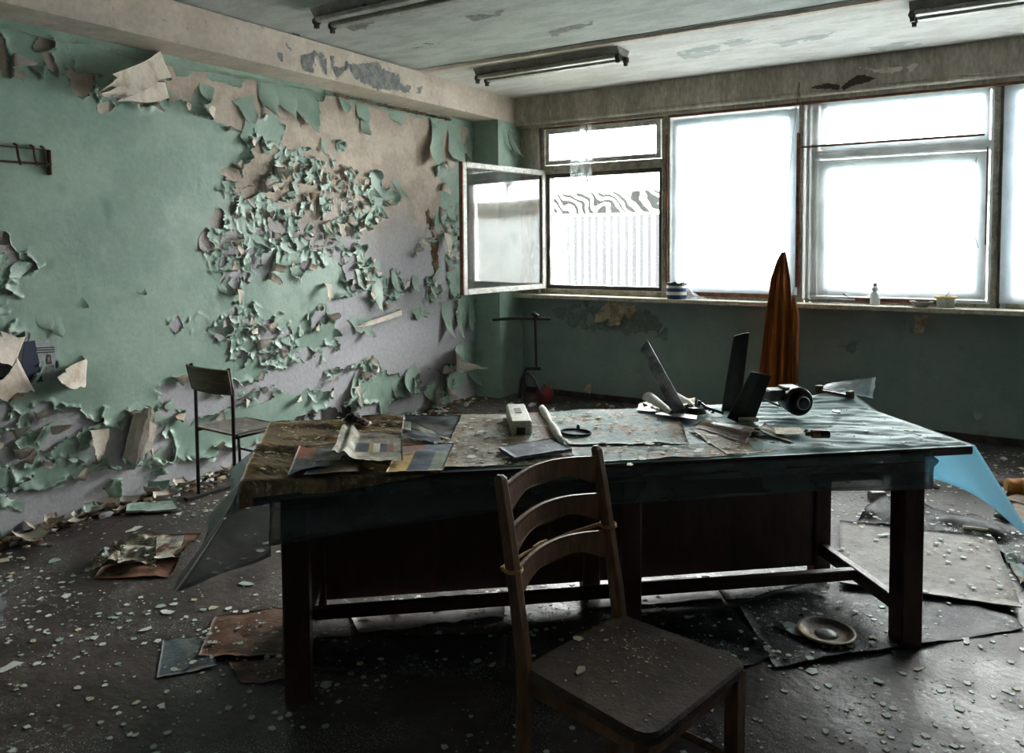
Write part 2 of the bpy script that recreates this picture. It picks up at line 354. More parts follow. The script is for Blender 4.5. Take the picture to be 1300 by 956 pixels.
# irregular patches traced from the photograph onto a real plane
def patch(name, mat, polys, ax, v, parent, off, res=.012, amp=.03, ns=12, seed=1, axes=None):
    a0, a1 = [i for i in range(3) if i != ax]
    for pts in polys:
        W = [at(px, py, ax, v) for px, py in pts]; P2 = [(q[a0], q[a1]) for q in W]
        xs = np.arange(min(p[0] for p in P2)-.04, max(p[0] for p in P2)+.04, res); ys = np.arange(min(p[1] for p in P2)-.04, max(p[1] for p in P2)+.04, res)
        X, Y = np.meshgrid(xs, ys, indexing='ij')
        wx = X+amp*(fbm(X*ns, Y*ns, seed)-.5)*2; wy = Y+amp*(fbm(X*ns, Y*ns, seed+50)-.5)*2
        K = inpoly(wx, wy, P2); holes = fbm(X*9, Y*9, seed+9) > .62; K &= ~holes
        idx = -np.ones(X.shape, int); mb = MB(); vs = []; fs = []
        for i in range(len(xs)-1):
            for j in range(len(ys)-1):
                if K[i, j]:
                    q = []
                    for (a, b) in ((i, j), (i+1, j), (i+1, j+1), (i, j+1)):
                        if idx[a, b] < 0:
                            p = [0, 0, 0]; p[ax] = v+off; jx = .35*res*(_h(np.array(a), np.array(b), 3)-.5); p[a0] = xs[a]+jx; p[a1] = ys[b]-jx
                            idx[a, b] = len(vs); vs.append(p)
                        q.append(int(idx[a, b]))
                    fs.append(tuple(q))
        if fs: mb.add(vs, fs); mb.build(name, mat, parent)
        seed += 1
B = lambda L: [(320+x/3.94, y/3.94) for x, y in L]
bm_ = [o for o in COL.objects if o.name == 'trim_2'][0]
patch('bare_patch', 'grey_plaster', [B([(240, 290), (290, 260), (360, 270), (375, 330), (365, 375), (250, 350)]),
    B([(385, 290), (440, 280), (470, 310), (560, 320), (620, 310), (650, 350), (730, 370), (740, 420), (790, 430), (780, 465), (700, 455), (600, 445), (520, 410), (480, 350), (430, 395), (390, 340)]),
    B([(815, 440), (850, 430), (850, 465), (820, 470)]), B([(130, 190), (150, 195), (190, 255), (180, 258)]), B([(115, 265), (145, 275), (145, 330), (128, 320)])], 0, PB, bm_, .002, amp=.02)
wbm = [o for o in COL.objects if o.name == 'trim_3'][0]
D = lambda L: [(970+x/3.94, y/3.94) for x, y in L]
patch('crack', 'crack', [D([(235, 440), (320, 415), (380, 430), (370, 455), (300, 450), (230, 450)]), D([(430, 400), (475, 370), (560, 395), (520, 412), (450, 430), (390, 455), (380, 440)])], 1, -QB, wbm, -.002, res=.008, amp=.012)
patch('stain', 'beam_paint', [D([(480, 350), (640, 340), (800, 300), (830, 270), (800, 350), (720, 380), (600, 360)])], 1, -QB, wbm, -.0015, amp=.04)

patch('crack', 'crack', [B([(60, 105), (200, 150), (350, 200), (360, 212), (190, 168), (60, 120)]), B([(380, 205), (520, 235), (515, 247), (380, 217)])], 0, PB, bm_, .003, res=.01, amp=.03)
patch('dark_stain', 'grey_plaster', [[(438,32),(470,28),(466,38),(444,40)],[(590,20),(640,12),(636,18),(600,26)],[(690,40),(760,24),(740,34),(700,46)],[(520,60),(560,52),(548,60)]], 2, H+.012, c2, -.0015, res=.012, amp=.05)
patch('flaked_stain', 'ceiling_blue', [[(860,66),(930,50),(960,48),(930,62),(870,76)],[(980,54),(1060,40),(1040,50),(990,60)],[(1100,60),(1150,52),(1180,55),(1120,66)]], 2, H, [o for o in COL.objects if o.name == 'ceiling'][0], -.0015, res=.012, amp=.05)

# ------------------------------------------------------------------ peeling paint on the left wall
def tr(ox, oy, L): return [(ox+x/3.94, oy+y/3.94) for x, y in L]
A_ = lambda L: (0, tr(0, 0, L)); B_ = lambda L: (0, tr(320, 0, L)); E_ = lambda L: (0, tr(0, 230, L)); F_ = lambda L: (0, tr(320, 230, L)); G_ = lambda L: (0, tr(0, 440, L)); H_ = lambda L: (0, tr(290, 470, L))
gr = lambda t: (1, t[1])
REG = [
 A_([(250,95),(400,150),(375,185),(330,190),(255,150)]), A_([(-40,150),(30,200),(55,290),(35,360),(-40,375)]), A_([(640,205),(770,230),(790,270),(700,265),(650,235)]),
 A_([(780,220),(1000,280),(1100,300),(1310,350),(1310,945),(1170,930),(1200,860),(1260,780),(1260,700),(1190,630),(1100,620),(1050,590),(1060,520),(950,500),(850,500),(700,540),(620,500),(600,400),(700,320),(780,280)]),
 B_([(-10,350),(220,390),(420,455),(900,545),(1150,620),(1175,820),(1000,810),(900,825),(930,945),(550,945),(540,900),(510,850),(470,830),(390,800),(370,830),(330,790),(300,760),(260,730),(190,750),(150,720),(155,600),(100,560),(70,620),(-10,640)]),
 B_([(-10,740),(90,770),(80,820),(100,850),(60,880),(50,930),(-10,945)]),
 gr(B_([(0,600),(80,570),(95,600),(60,660),(20,700),(0,690)])), gr(B_([(570,860),(600,840),(640,870),(660,945),(560,945)])), gr(B_([(410,700),(450,700),(465,740),(430,770)])),
 F_([(660,-20),(950,-20),(940,60),(930,200),(960,260),(1000,300),(960,370),(970,480),(990,590),(1030,580),(1130,600),(1180,700),(1150,830),(1200,945),(560,945),(540,900),(440,930),(180,940),(200,905),(370,890),(380,850),(430,850),(440,780),(400,660),(370,590),(480,580),(545,560),(560,590),(600,560),(640,520),(640,470),(590,400),(560,330),(500,285),(530,260),(590,230),(650,190),(650,130),(740,100)]),
 gr(F_([(560,470),(640,510),(655,560),(600,600),(570,600)])), gr(F_([(640,500),(690,430),(730,450),(770,560),(720,570),(690,620),(665,650),(645,600)])),
 gr(F_([(860,480),(900,480),(940,540),(910,610),(870,580)])), gr(F_([(800,300),(890,280),(900,300),(850,330),(830,390),(800,380)])), gr(F_([(790,630),(890,640),(880,670),(840,690),(800,700)])),
 gr(F_([(1010,600),(1100,590),(1130,680),(1060,760),(1020,720)])), gr(F_([(560,880),(620,890),(640,945),(540,945)])), gr(F_([(960,900),(1010,910),(1100,945),(940,945)])),
 F_([(40,360),(100,360),(110,400),(80,450),(60,470),(30,430)]), F_([(190,430),(260,400),(270,450),(240,490),(200,470)]), F_([(400,90),(440,60),(450,180),(400,200),(350,220),(320,190),(390,170)]),
 F_([(490,440),(545,440),(550,540),(500,550),(480,480)]), F_([(130,100),(200,120),(170,150),(120,150)]), F_([(340,600),(380,620),(370,710),(330,700),(300,740),(280,700)]), F_([(-10,420),(60,470),(50,480),(-10,450)]),
 F_([(420,60),(440,0),(470,20),(450,100)]), F_([(510,80),(550,70),(540,150),(500,130)]),
 E_([(-20,780),(150,760),(120,830),(190,900),(180,945),(-20,945)]), E_([(1100,490),(1190,480),(1200,520),(1140,570),(1100,540)]), E_([(1030,740),(1120,710),(1190,750),(1110,790)]), E_([(1160,30),(1290,50),(1220,100)]),
 E_([(215,880),(290,940),(340,945),(380,880),(350,945),(260,945)]),
 G_([(-20,-10),(120,0),(190,90),(100,230),(60,220),(-20,170)]), G_([(780,200),(850,190),(950,150),(1150,270),(1140,300),(1000,340),(940,400),(910,300),(820,290)]),
 G_([(430,430),(510,420),(590,420),(650,330),(700,500),(620,590),(530,580),(500,500)]), G_([(730,340),(770,340),(850,450),(860,500),(840,570),(720,560),(710,420)]),
 G_([(-20,250),(40,290),(30,410),(-20,410)]), G_([(-20,420),(70,440),(30,500),(-20,510)]), G_([(170,290),(250,300),(240,350),(170,340)]), G_([(200,420),(300,425),(310,470),(220,490)]),
 G_([(-20,700),(180,720),(300,680),(400,660),(520,600),(700,590),(820,590),(950,570),(1060,540),(1100,500),(1180,520),(1310,470),(1310,800),(600,1000),(-20,1100)]),
 gr(G_([(500,690),(600,640),(610,740),(540,760)])), gr(G_([(-20,720),(130,760),(120,840),(60,780),(-20,800)])), gr(G_([(720,640),(800,600),(820,640),(760,660)])),
 H_([(200,-10),(480,-10),(480,80),(300,120),(200,70),(150,90),(170,30)]), H_([(40,80),(110,70),(150,140),(90,150)]), H_([(550,-10),(670,-10),(640,80),(600,120),(560,180),(480,200),(510,130),(500,60)]),
 H_([(620,180),(740,160),(750,260),(620,260)]), H_([(940,-10),(1060,30),(1080,100),(990,190),(900,210),(800,230),(790,180),(900,120),(970,100)]), H_([(1120,-10),(1310,-10),(1310,260),(1130,230),(1100,130)]),
 H_([(310,245),(450,200),(600,170),(615,230),(620,300),(300,300)]), gr(H_([(700,20),(760,0),(800,60),(760,110),(700,90)])),
]
RS = .0088
ys = np.arange(-5.34, -PD+.001, RS); zs = np.arange(0.0, HB-.002, RS); zs = np.append(zs, HB-.002)
Y, Z = np.meshgrid(ys, zs, indexing='ij')
wy = Y+.035*(fbm(Y*13, Z*13, 11)-.5)*2+.014*(fbm(Y*45, Z*45, 12, 2)-.5)*2; wz = Z+.035*(fbm(Y*13, Z*13, 31)-.5)*2+.014*(fbm(Y*45, Z*45, 32, 2)-.5)*2
K = np.ones(Y.shape)
for g, pts in REG:
    K[inpoly(wy, wz, [tuple(at(px, py, 0, 0)[1:]) for px, py in pts])] = g
# how badly the coat is crazed (dense in the middle and low down)
dmg = np.zeros(Y.shape)
for px, py, sy, sz, a in ((400, 260, .9, .55, 1.0), (500, 330, .9, .5, .9), (330, 430, .8, .35, .75), (430, 460, .9, .3, .9), (90, 100, .5, .3, .6), (290, 320, .35, .35, .75), (60, 560, .7, .3, .75), (0, 350, .25, .5, .65),
                         (590, 300, .8, .9, .6), (240, 110, .6, .25, .8), (560, 460, 1.0, .4, 1.0), (300, 500, .7, .2, .7), (170, 480, .4, .15, .35)):
    q = at(px, py, 0, 0); dmg = np.maximum(dmg, a*np.exp(-(((Y-q[1])/sy)**2+((Z-q[2])/sz)**2)))
dmg = np.clip(dmg*1.02+.55*(fbm(Y*2.6, Z*2.6, 71)-.5), 0, 1)
def voro(Y, Z, cs, s):
    cy = np.floor(Y/cs); cz = np.floor(Z/cs); f1 = np.full(Y.shape, 9.); f2 = f1.copy(); dy = np.zeros(Y.shape); dz = dy.copy(); hid = dy.copy()
    for i in (-1, 0, 1):
        for j in (-1, 0, 1):
            a = cy+i; b = cz+j; px = (a+.1+.8*_h(a, b, s))*cs; pz = (b+.1+.8*_h(a, b, s+1))*cs
            d = np.hypot(Y-px, Z-pz); n = d < f1
            f2 = np.where(n, f1, np.minimum(f2, d)); dy = np.where(n, Y-px, dy); dz = np.where(n, Z-pz, dz); hid = np.where(n, _h(a, b, s+2), hid); f1 = np.where(n, d, f1)
    return f1, f2, dy, dz, hid
dz_ = np.zeros(Y.shape); S = K.copy()
sy_ = Y+.02*(fbm(Y*20, Z*20, 5)-.5)*2; sz_ = Z+.02*(fbm(Y*20, Z*20, 6)-.5)*2
for cs, s, th, lift in ((.060, 100, .52, .013), (.13, 200, .44, .022)):
    f1, f2, vy, vz, hid = voro(sy_, sz_, cs, s)
    act = (dmg > th)&(dmg*.9+.25*hid > th+.08)
    ang = hid*2*PI; t = (vy*np.cos(ang)+vz*np.sin(ang))/cs
    rag = .02+.09*np.clip(vn(Y*24, Z*24, s), 0, 1)
    gap = act&((f2-f1)/cs < rag*(t > -.1))
    S[gap] = 0
    S[act&(hid > .84-.14*(dmg > .75))&((f2-f1)/cs > .08)] = 0
    rim = np.exp(-((f2-f1)/cs)/.16)
    dz_ += act*lift*(np.clip(t+.15, 0, 1)**1.6*.5*(.4+1.2*hid)+rim*np.clip(t+.25, 0, 1)*(.3+1.5*hid))
S = blur(S, .7); Kb = blur(K, 4.8)
edge = np.clip((1-Kb)*2, 0, 1)*(K > .5)
el = np.clip((fbm(Y*6, Z*6, 81)-.42)*5, 0, 1)
disp = .003+dz_+edge**1.5*.045*el+.0035*fbm(Y*5, Z*5, 91)+.012*np.clip(fbm(Y*3.1, Z*2.2, 95)-.55, 0, 1)
Fv = S-.5
gy, gz = np.gradient(blur(Fv, .8), RS)
keep = (Fv[:-1, :-1] > 0).astype(int)+(Fv[1:, :-1] > 0)+(Fv[:-1, 1:] > 0)+(Fv[1:, 1:] > 0) >= 2
used = np.zeros(Y.shape, bool)
used[:-1, :-1] |= keep; used[1:, :-1] |= keep; used[:-1, 1:] |= keep; used[1:, 1:] |= keep
g2 = gy**2+gz**2+1e-6; mv = used&(Fv < 0); st = np.where(mv, np.clip(-Fv/np.sqrt(g2), 0, RS*.9), 0)
YY = Y+st*gy/np.sqrt(g2)+RS*.25*(_h(np.arange(Y.shape[0])[:, None]+0*Y.astype(int), np.arange(Y.shape[1])[None, :]+0*Y.astype(int), 7)-.5)
ZZ = np.clip(Z+st*gz/np.sqrt(g2), 0, HB-.001)
vid = -np.ones(Y.shape, int); vid[used] = np.arange(used.sum())
ii, jj = np.nonzero(keep)
quads = np.stack([vid[ii, jj], vid[ii+1, jj], vid[ii+1, jj+1], vid[ii, jj+1]], 1)
vs = np.stack([disp[used], YY[used], ZZ[used]], 1)
n0 = len(vs)
# plain coat continues behind the viewpoint
vs = np.vstack([vs, [[.004, YB, 0], [.004, -5.33, 0], [.004, -5.33, HB-.002], [.004, YB, HB-.002]]])
me = bpy.data.meshes.new('paint_coat'); me.vertices.add(len(vs)); me.vertices.foreach_set('co', vs.astype('f').ravel())
nq = len(quads)+1; quads = np.vstack([quads, [[n0, n0+1, n0+2, n0+3]]])
me.loops.add(nq*4); me.loops.foreach_set('vertex_index', quads.astype('i').ravel())
me.polygons.add(nq); me.polygons.foreach_set('loop_start', np.arange(nq, dtype='i')*4)
me.polygons.foreach_set('use_smooth', np.ones(nq, bool)); me.update(calc_edges=True); me.validate()
me.materials.append(MATS['wall_paint'])
pc = bpy.data.objects.new('paint_coat', me); COL.objects.link(pc); pc.parent = wb; pc['label'] = 'green paint coat blistered and torn away in patches'

# curled flakes
rn = random.Random(4); rn2 = random.Random(9)
def flake(att, tip, wid, curl, lift=.004, mats=('wall_paint_f', 'peel_back'), parent=None, name='paint_flake', wax=None, taper=.5, seed=0, org=None, fold=False):
    """att, tip: (y,z) on the wall; curls out of the wall from att towards tip; curl in degrees"""
    a = np.array(att); d = np.array(tip)-a; Ln = np.linalg.norm(d)+1e-6; d /= Ln; p = np.array([-d[1], d[0]])
    c = R(max(5, curl)); nt = 9 if Ln > .06 else 6; nw = 13 if wid > .15 else 7 if wid > .05 else 5
    if curl > 100 and taper > .15 or fold:      # paint folded back over the coat: tight bend, then nearly flat, underside to the room
        r0 = min(.03, .012+Ln*.12); cc = R(rn2.uniform(152, 170)); pos = np.zeros(2); path = []; nb = 5; nt = nb+(6 if Ln > .06 else 3)
        for i in range(nt):
            q = cc*min(1, i/nb); path.append(pos.copy()); stp = r0*cc/nb if i < nb else (Ln*1.12+r0)/(nt-nb-1+1e-6)
            pos = pos+stp*np.array([-math.cos(min(3.08, q+(cc/nb/2 if i < nb else .05*(i-nb)))), math.sin(min(3.08, q+(cc/nb/2 if i < nb else .05*(i-nb))))])
        r_ = random.Random(seed); G = np.zeros((nt, nw, 3)); k1, k2 = r_.uniform(-.3, .3), r_.uniform(2, 5)
        for i in range(nt):
            t = i/(nt-1); ww = wid*(1-.45*max(0, t-.45)*2)*(1+.18*math.sin(k2*t*2+seed))/2
            for j in range(nw):
                u = -1+2*j/(nw-1); ex = (.12*(r_.random()-.5)*Ln if i == nt-1 else 0)-(.30*Ln*abs(u)**2 if i == nt-1 else 0)
                y, z = a+d*(path[i][0]+ex)+p*(ww*u+k1*wid*t*t+(.10*wid*(r_.random()-.5) if abs(u) > .9 else 0))
                G[i, j] = (lift+max(.002, path[i][1])+.06*wid*u*u*t, y, z)
        du = G[1, 0]-G[0, 0]; dv = G[0, 1]-G[0, 0]
        if np.cross(du, dv)[0] < 0: G = G[:, ::-1]
        mb = MB(); mb.shell(G, .0016, 0, 1); return mb.build(name, list(mats), parent)
    # arc whose chord along the wall equals Ln
    r_ = random.Random(seed); G = np.zeros((nt, nw, 3))
    rad = Ln/(math.sin(min(c, PI/2)) if c < PI/2 else 1.0)
    for i in range(nt):
        t = i/(nt-1); q = c*t; along = rad*math.sin(q); out = rad*(1-math.cos(q))
        ww = wid*(1-taper*t**1.3)*(1+.25*math.sin(5*t+seed))/2
        for j in range(nw):
            u = -1+2*j/(nw-1)
            tt = t+((.12*(r_.random()-.5)-.35*abs(u)**2.2) if i == nt-1 else (-.12*abs(u)**2 if i == nt-2 else 0))+(.05*(r_.random()-.5)*(t > 0))
            q2 = c*tt; al = rad*math.sin(q2); ou = .6*rad*(1-math.cos(q2))+.10*wid*u*u*t*math.sin(seed)
            jw = ww*u*(1+.18*(r_.random()-.5)*(abs(u) > .9))+.15*wid*t*math.sin(seed*1.7)
            y, z = a+d*al+p*jw
            G[i, j] = (lift+ou, y, z)
    if d[0]*1 < 2: pass
    mb = MB()
    # front (room side before curling) is green
    du = G[1, 0]-G[0, 0]; dv = G[0, 1]-G[0, 0]
    if np.cross(du, dv)[0] < 0: G = G[:, ::-1]
    n, mm_ = G.shape[:2]; th = .0016
    gu = np.gradient(G, axis=0); gv = np.gradient(G, axis=1); nn = np.cross(gu, gv); nn /= np.linalg.norm(nn, axis=2, keepdims=True)+1e-12
    mb.shell(G, th, 0, 1)
    o = mb.build(name, list(mats), parent, smooth=False)
    return o
MATS['wall_paint_f'] = MATS['wall_paint']
def W(px, py): q = at(px, py, 0, 0); return (q[1], q[2])
HAND = [  # attach px, tip px, width m, curl
 ((199,82),(152,103),.20,150), ((202,118),(150,124),.13,150), ((206,112),(212,136),.13,80), ((222,80),(262,84),.10,20), ((228,82),(236,98),.16,40), ((272,84),(282,106),.20,25), ((298,92),(308,110),.18,25),
 ((262,108),(270,128),.10,95), ((245,124),(268,132),.09,50), ((308,124),(322,158),.20,32), ((320,154),(320,188),.18,35), ((334,94),(352,146),.19,32), ((358,98),(372,152),.20,30), ((378,104),(404,164),.26,26), ((402,110),(412,128),.20,40),
 ((434,116),(440,144),.18,30), ((456,122),(464,156),.20,28), ((462,150),(472,172),.12,80), ((502,130),(512,158),.21,28), ((526,136),(534,152),.18,30), ((546,140),(554,162),.17,30), ((560,146),(556,208),.26,35), ((574,148),(586,206),.27,28), ((598,155),(606,182),.19,30),
 ((595,175),(600,205),.13,60), ((12,446),(-14,438),.20,150), ((20,474),(0,492),.22,150), ((98,472),(74,476),.17,150), ((174,556),(163,556),.36,200), ((184,550),(193,549),.30,170),
 ((118,545),(112,566),.11,80), ((122,550),(130,578),.10,110), ((228,562),(236,582),.12,60), ((196,576),(210,590),.11,45), ((60,552),(52,548),.15,95), ((38,330),(12,352),.10,30), ((70,400),(82,428),.07,70), ((52,398),(66,420),.09,35),
 ((98,380),(112,392),.05,80), ((178,366),(186,374),.05,90), ((280,360),(300,372),.10,80), ((266,412),(296,422),.13,70), ((410,175),(418,198),.06,90), ((432,178),(438,192),.06,70), ((468,236),(486,250),.07,80), ((500,228),(520,254),.06,60), ((478,270),(470,290),.10,95),
 ((456,330),(468,366),.20,30), ((478,330),(484,394),.17,30), ((500,340),(514,372),.09,100), ((528,350),(534,372),.09,90), ((548,350),(556,380),.10,60), ((462,404),(476,428),.13,100), ((448,402),(458,424),.12,40), ((502,396),(484,412),.05,150), ((412,364),(418,380),.08,110), ((372,336),(384,350),.09,95),
 ((566,385),(578,430),.13,70), ((584,380),(590,430),.12,60), ((600,385),(600,420),.16,50), ((562,300),(572,322),.10,120), ((556,270),(562,294),.08,90), ((612,440),(596,470),.22,100), ((600,460),(612,490),.18,80), ((588,470),(576,500),.2,90),
 ((455,480),(448,506),.12,60), ((470,500),(458,520),.14,80), ((500,480),(512,506),.15,60), ((530,470),(522,500),.2,80), ((545,485),(555,510),.18,60), ((568,490),(560,515),.16,90), ((395,495),(400,512),.09,70), ((560,340),(550,360),.06,60), ((388,290),(400,300),.06,60), ((352,260),(360,280),.07,60)]
fk = 0
def tipof(a, t, cu):
    A = np.array(W(*a)); Tp = np.array(W(*t))
    for _ in range(3):
        Ln = np.linalg.norm(Tp-A); c = R(cu); rad = Ln/(math.sin(c) if c < PI/2 else 1.0); q = at(*t, 0, .6*rad*(1-math.cos(min(c, 1.7)))); Tp = np.array((q[1], q[2]))
    return Tp
for a, t, wd, cu in HAND:
    flake(W(*a), tipof(a, t, cu), wd, cu, .004, parent=wb, seed=fk, taper=.1 if wd > .25 else .5); fk += 1
# the many smaller curls along torn edges
cand = np.argwhere((edge > .35)&(edge < .95)|((dmg > .62)&(S < .5)&(Kb > .9)))
rg = np.random.RandomState(12); rg.shuffle(cand); taken = []
for (i, j) in cand:
    if fk >= 285: break
    y, z = Y[i, j], Z[i, j]
    if z > 2.7 or z < .06 or y < -5.2 or any((y-a)**2+(z-b)**2 < .055**2 for a, b in taken): continue
    if rg.rand() > .35+.65*dmg[i, j]: continue
    g = np.array([Kb[min(i+3, Y.shape[0]-1), j]-Kb[max(i-3, 0), j], Kb[i, min(j+3, Y.shape[1]-1)]-Kb[i, max(j-3, 0)]]); g = -g
    g = g/np.linalg.norm(g) if np.linalg.norm(g) > .02 else np.array([rg.rand()-.3, -.6]); g = g*.45+np.array([-.75+rg.rand()*1.1, -.8+1.1*rg.rand()]); g /= np.linalg.norm(g)
    Ln = .025+.05*rg.rand()**1.5; taken.append((y, z))
    fo = rg.rand() < .6
    if fo: g = -g*np.array([1, .8]); g[1] -= .3*rg.rand()
    flake((y, z), (y+g[0]*Ln, z+g[1]*Ln), .03+.06*rg.rand(), rg.choice([40, 60, 80, 95]), .004+disp[i, j]*.5, parent=wb, seed=fk, fold=fo); fk += 1
# green remnant strip under the beam and torn rubble edge
xs = np.arange(-5.3, -.45, .03); m = MB()
G = np.zeros((len(xs), 3, 3))
for i, y in enumerate(xs):
    d = .035+.05*fbm(y*5, 2.0, 41)
    G[i] = [(.012, y, HB-.002), (.014, y, HB-d*.5), (.030*vn(y*9, 1, 3)+.012, y, HB-d)]
m.shell(G[:, ::-1], .002, 0, 1); o = m.build('paint_edge', ['wall_paint', 'peel_back'], wb); 
m = MB(); rg = np.random.RandomState(8)
def rock(mb, c, r, n=8, mi=0, flat=.5):
    bm = bmesh.new(); bmesh.ops.create_icosphere(bm, subdivisions=1, radius=1)
    ang = rg.rand()*6.3
    for q in bm.verts:
        k = r*(.65+.6*rg.rand()); x, y, z = q.co; q.co = Vector((c[0]+k*(x*math.cos(ang)-y*math.sin(ang)), c[1]+k*1.3*(x*math.sin(ang)+y*math.cos(ang)), c[2]+k*z*flat))
    bm.verts.index_update(); mb.add([q.co[:] for q in bm.verts], [[q.index for q in f.verts] for f in bm.faces], mi); bm.free()
for px in np.arange(425, 570, 2.2):
    q = at(px, 108+(px-425)*.24, 0, 0); rock(m, (.02, q[1], min(HB-.03, q[2]-.03+.05*rg.rand())), .018+.02*rg.rand())
o = m.build('crumbled_edge', 'rubble', wb); o['kind'] = 'stuff'
# hole down to the brick behind the table
patch('deep_hole', 'deep_hole', [H_([(310,250),(450,205),(600,172),(615,230),(620,300),(300,300)])[1]], 0, .0, wb, .003, amp=.01)
patch('damp_stain', 'rubble', [F_([(860,150),(900,140),(930,300),(935,470),(900,480),(895,300)])[1]], 0, .0, wb, .002, amp=.05)
# pilaster remnants
for k, (a, t, wd, cu) in enumerate((((646,166),(652,200),.09,70), ((640,170),(644,192),.06,60), ((655,180),(650,198),.07,50))):
    pa = at(*a, 0, PB); pt = at(*t, 0, PB)
    flake(pa[1:], pt[1:], wd, cu, .002+PB, parent=pil, seed=300+k)
patch('bare_patch', 'peel_back', [[(640,160),(656,158),(660,175),(656,200),(645,190)]], 0, PB, pil, .002, amp=.02)
# curled flakes on the window wall (face -y)
def flake_w(att, tip, wd, cu, mats, parent, seed):
    o = flake((att[0], att[2]), (tip[0], tip[2]), wd, cu, .003, mats=mats, parent=parent, seed=seed)
    me = o.data; co = np.empty(len(me.vertices)*3); me.vertices.foreach_get('co', co); co = co.reshape(-1, 3)
    co = np.stack([co[:, 1], -co[:, 0], co[:, 2]], 1); me.vertices.foreach_set('co', co.ravel()); me.update(); return o
MATS['dull_f'] = MATS['dull_wall']
for k, (a, t, wd, cu) in enumerate((((790,385),(776,412),.16,60), ((775,388),(760,408),.12,80), ((800,388),(802,406),.10,50), ((846,408),(838,424),.03,50), ((738,408),(744,416),.04,60), ((1172,404),(1166,424),.12,60), ((1150,404),(1154,424),.03,60), ((1240,452),(1244,468),.05,60), ((1244,520),(1238,532),.07,60), ((745,490),(752,498),.08,70), ((765,484),(770,496),.06,50), ((720,404),(712,410),.05,40), ((680,395),(676,402),.05,40))):
    flake_w(at(*a, 1, 0), at(*t, 1, 0), wd, cu, ('chip_tan' if k < 3 or k in (5, 9) else 'dull_f', 'chip_tan' if k < 6 or k == 9 else 'dull_f'), wk, 400+k)
patch('bare_patch', 'chip_tan', [[(770,386),(800,384),(804,400),(790,398),(778,404)], [(1160,402),(1180,402),(1182,414),(1170,418)]], 1, 0, wk, -.002, amp=.02)
patch('stain', 'dull_stain', [[(700,395),(730,385),(830,400),(850,430),(800,425),(720,415)], [(1060,440),(1090,432),(1080,450)]], 1, 0, wk, -.0012, amp=.06)

# ------------------------------------------------------------------ windows
ZB, ZT = 1.115, 2.775
def window(n, label):
    o = thing('window_%d' % n, label, 'window'); o['kind'] = 'structure'; return o
def bars(name, mat, parent, rects, y0, y1, ch=.004, label=None):
    for (x0, x1, z0, z1) in rects:
        o = MB().box(x0, x1, y0, y1, z0, z1, ch=ch).build(name, mat, parent)
        if label: o['label'] = label
def ring(x0, x1, z0, z1, t): return [(x0, x0+t, z0, z1), (x1-t, x1, z0, z1), (x0+t, x1-t, z0, z0+t), (x0+t, x1-t, z1-t, z1)]
def film(name, mat, parent, x0, x1, z0, z1, y, wob=.012, seed=1, n=26):
    G = np.zeros((n, n, 3))
    for i in range(n):
        for j in range(n):
            u, v = i/(n-1), j/(n-1); x = x0+(x1-x0)*u; z = z0+(z1-z0)*v; e = min(u, 1-u, v, 1-v)
            G[i, j] = (x, y-wob*2*float(fbm(x*3+z*2, z*4, seed))*min(1, e*8+.2), z)
    me = MB(); me.shell(G, .0006); return me.build(name, mat, parent, smooth=True)
def pane(parent, x0, x1, z0, z1, y): return MB().box(x0, x1, y, y+.003, z0, z1).build('pane', 'dusty_glass', parent)
w1 = window(1, 'leftmost window with small top light and its inner casement swung open')
bars('frame', 'old_frame', w1, [(.55, .605, 1.06, 2.80), (1.88, 1.965, 1.06, 2.80), (.605, 1.88, 1.06, ZB), (.605, 1.88, 2.755, 2.80), (.605, 1.88, 2.30, 2.385)], -.01, .10)
bars('sash', 'pale_frame', w1, ring(.615, 1.87, 2.39, 2.75, .045), -.02, .03)
pane(w1, .65, 1.83, 2.43, 2.71, .0)
bars('outer_frame', 'dark_frame', w1, ring(.605, 1.88, ZB, 2.30, .022)+ring(.625, 1.86, ZB+.02, 2.28, .018), .02, .12, .002)
MB().box(.65, 1.84, .14, .143, ZB+.03, 2.26).build('pane', 'clear_glass', w1)
bars('batten', 'rust_wood', w1, [(.60, 1.90, 2.758, 2.775), (1.925, 1.945, 1.2, 2.60)], -.03, -.012)
film('hanging_film', 'loose_film', w1, 1.03, 1.17, 2.20, 2.76, -.05, .03, 7, 14); film('hanging_film', 'loose_film', w1, .95, 1.06, 2.22, 2.42, -.07, .04, 8, 12)
bars('batten', 'rust_wood', w1, [(1.105, 1.122, 2.10, 2.76)], -.065, -.05)
film('crumpled_film', 'loose_film', w1, .66, .78, 1.15, 1.9, .05, .06, 9, 18)
w2 = window(2, 'wide single light window sealed with milky plastic film')
bars('frame', 'old_frame', w2, [(1.965, 3.12, 1.06, ZB), (1.965, 3.12, 2.755, 2.80)], -.01, .10)
bars('sash', 'blue_sash', w2, ring(1.98, 3.115, ZB, 2.74, .075), .0, .06)
pane(w2, 2.04, 3.06, ZB+.05, 2.69, .03)
film('plastic_film', 'window_film', w2, 1.97, 3.13, 1.12, 2.76, -.02, .02, 3)
bars('batten', 'rust_wood', w2, [(2.10, 3.0, 1.085, 1.125), (1.96, 3.14, 2.752, 2.78), (3.115, 3.148, 1.19, 2.52)], -.05, -.032)
w3 = window(3, 'window with top light over a large sash, film stretched across both')
bars('frame', 'old_frame', w3, [(3.12, 3.175, 1.06, 2.80), (3.19, 3.225, 1.06, 2.80), (3.235, 3.29, 1.06, 2.80), (3.29, 4.54, 1.06, ZB), (3.29, 4.54, 2.755, 2.80), (3.29, 4.54, 2.285, 2.36)], -.01, .10)
bars('sash', 'pale_frame', w3, ring(3.295, 4.53, 1.12, 2.275, .045), -.005, .05)
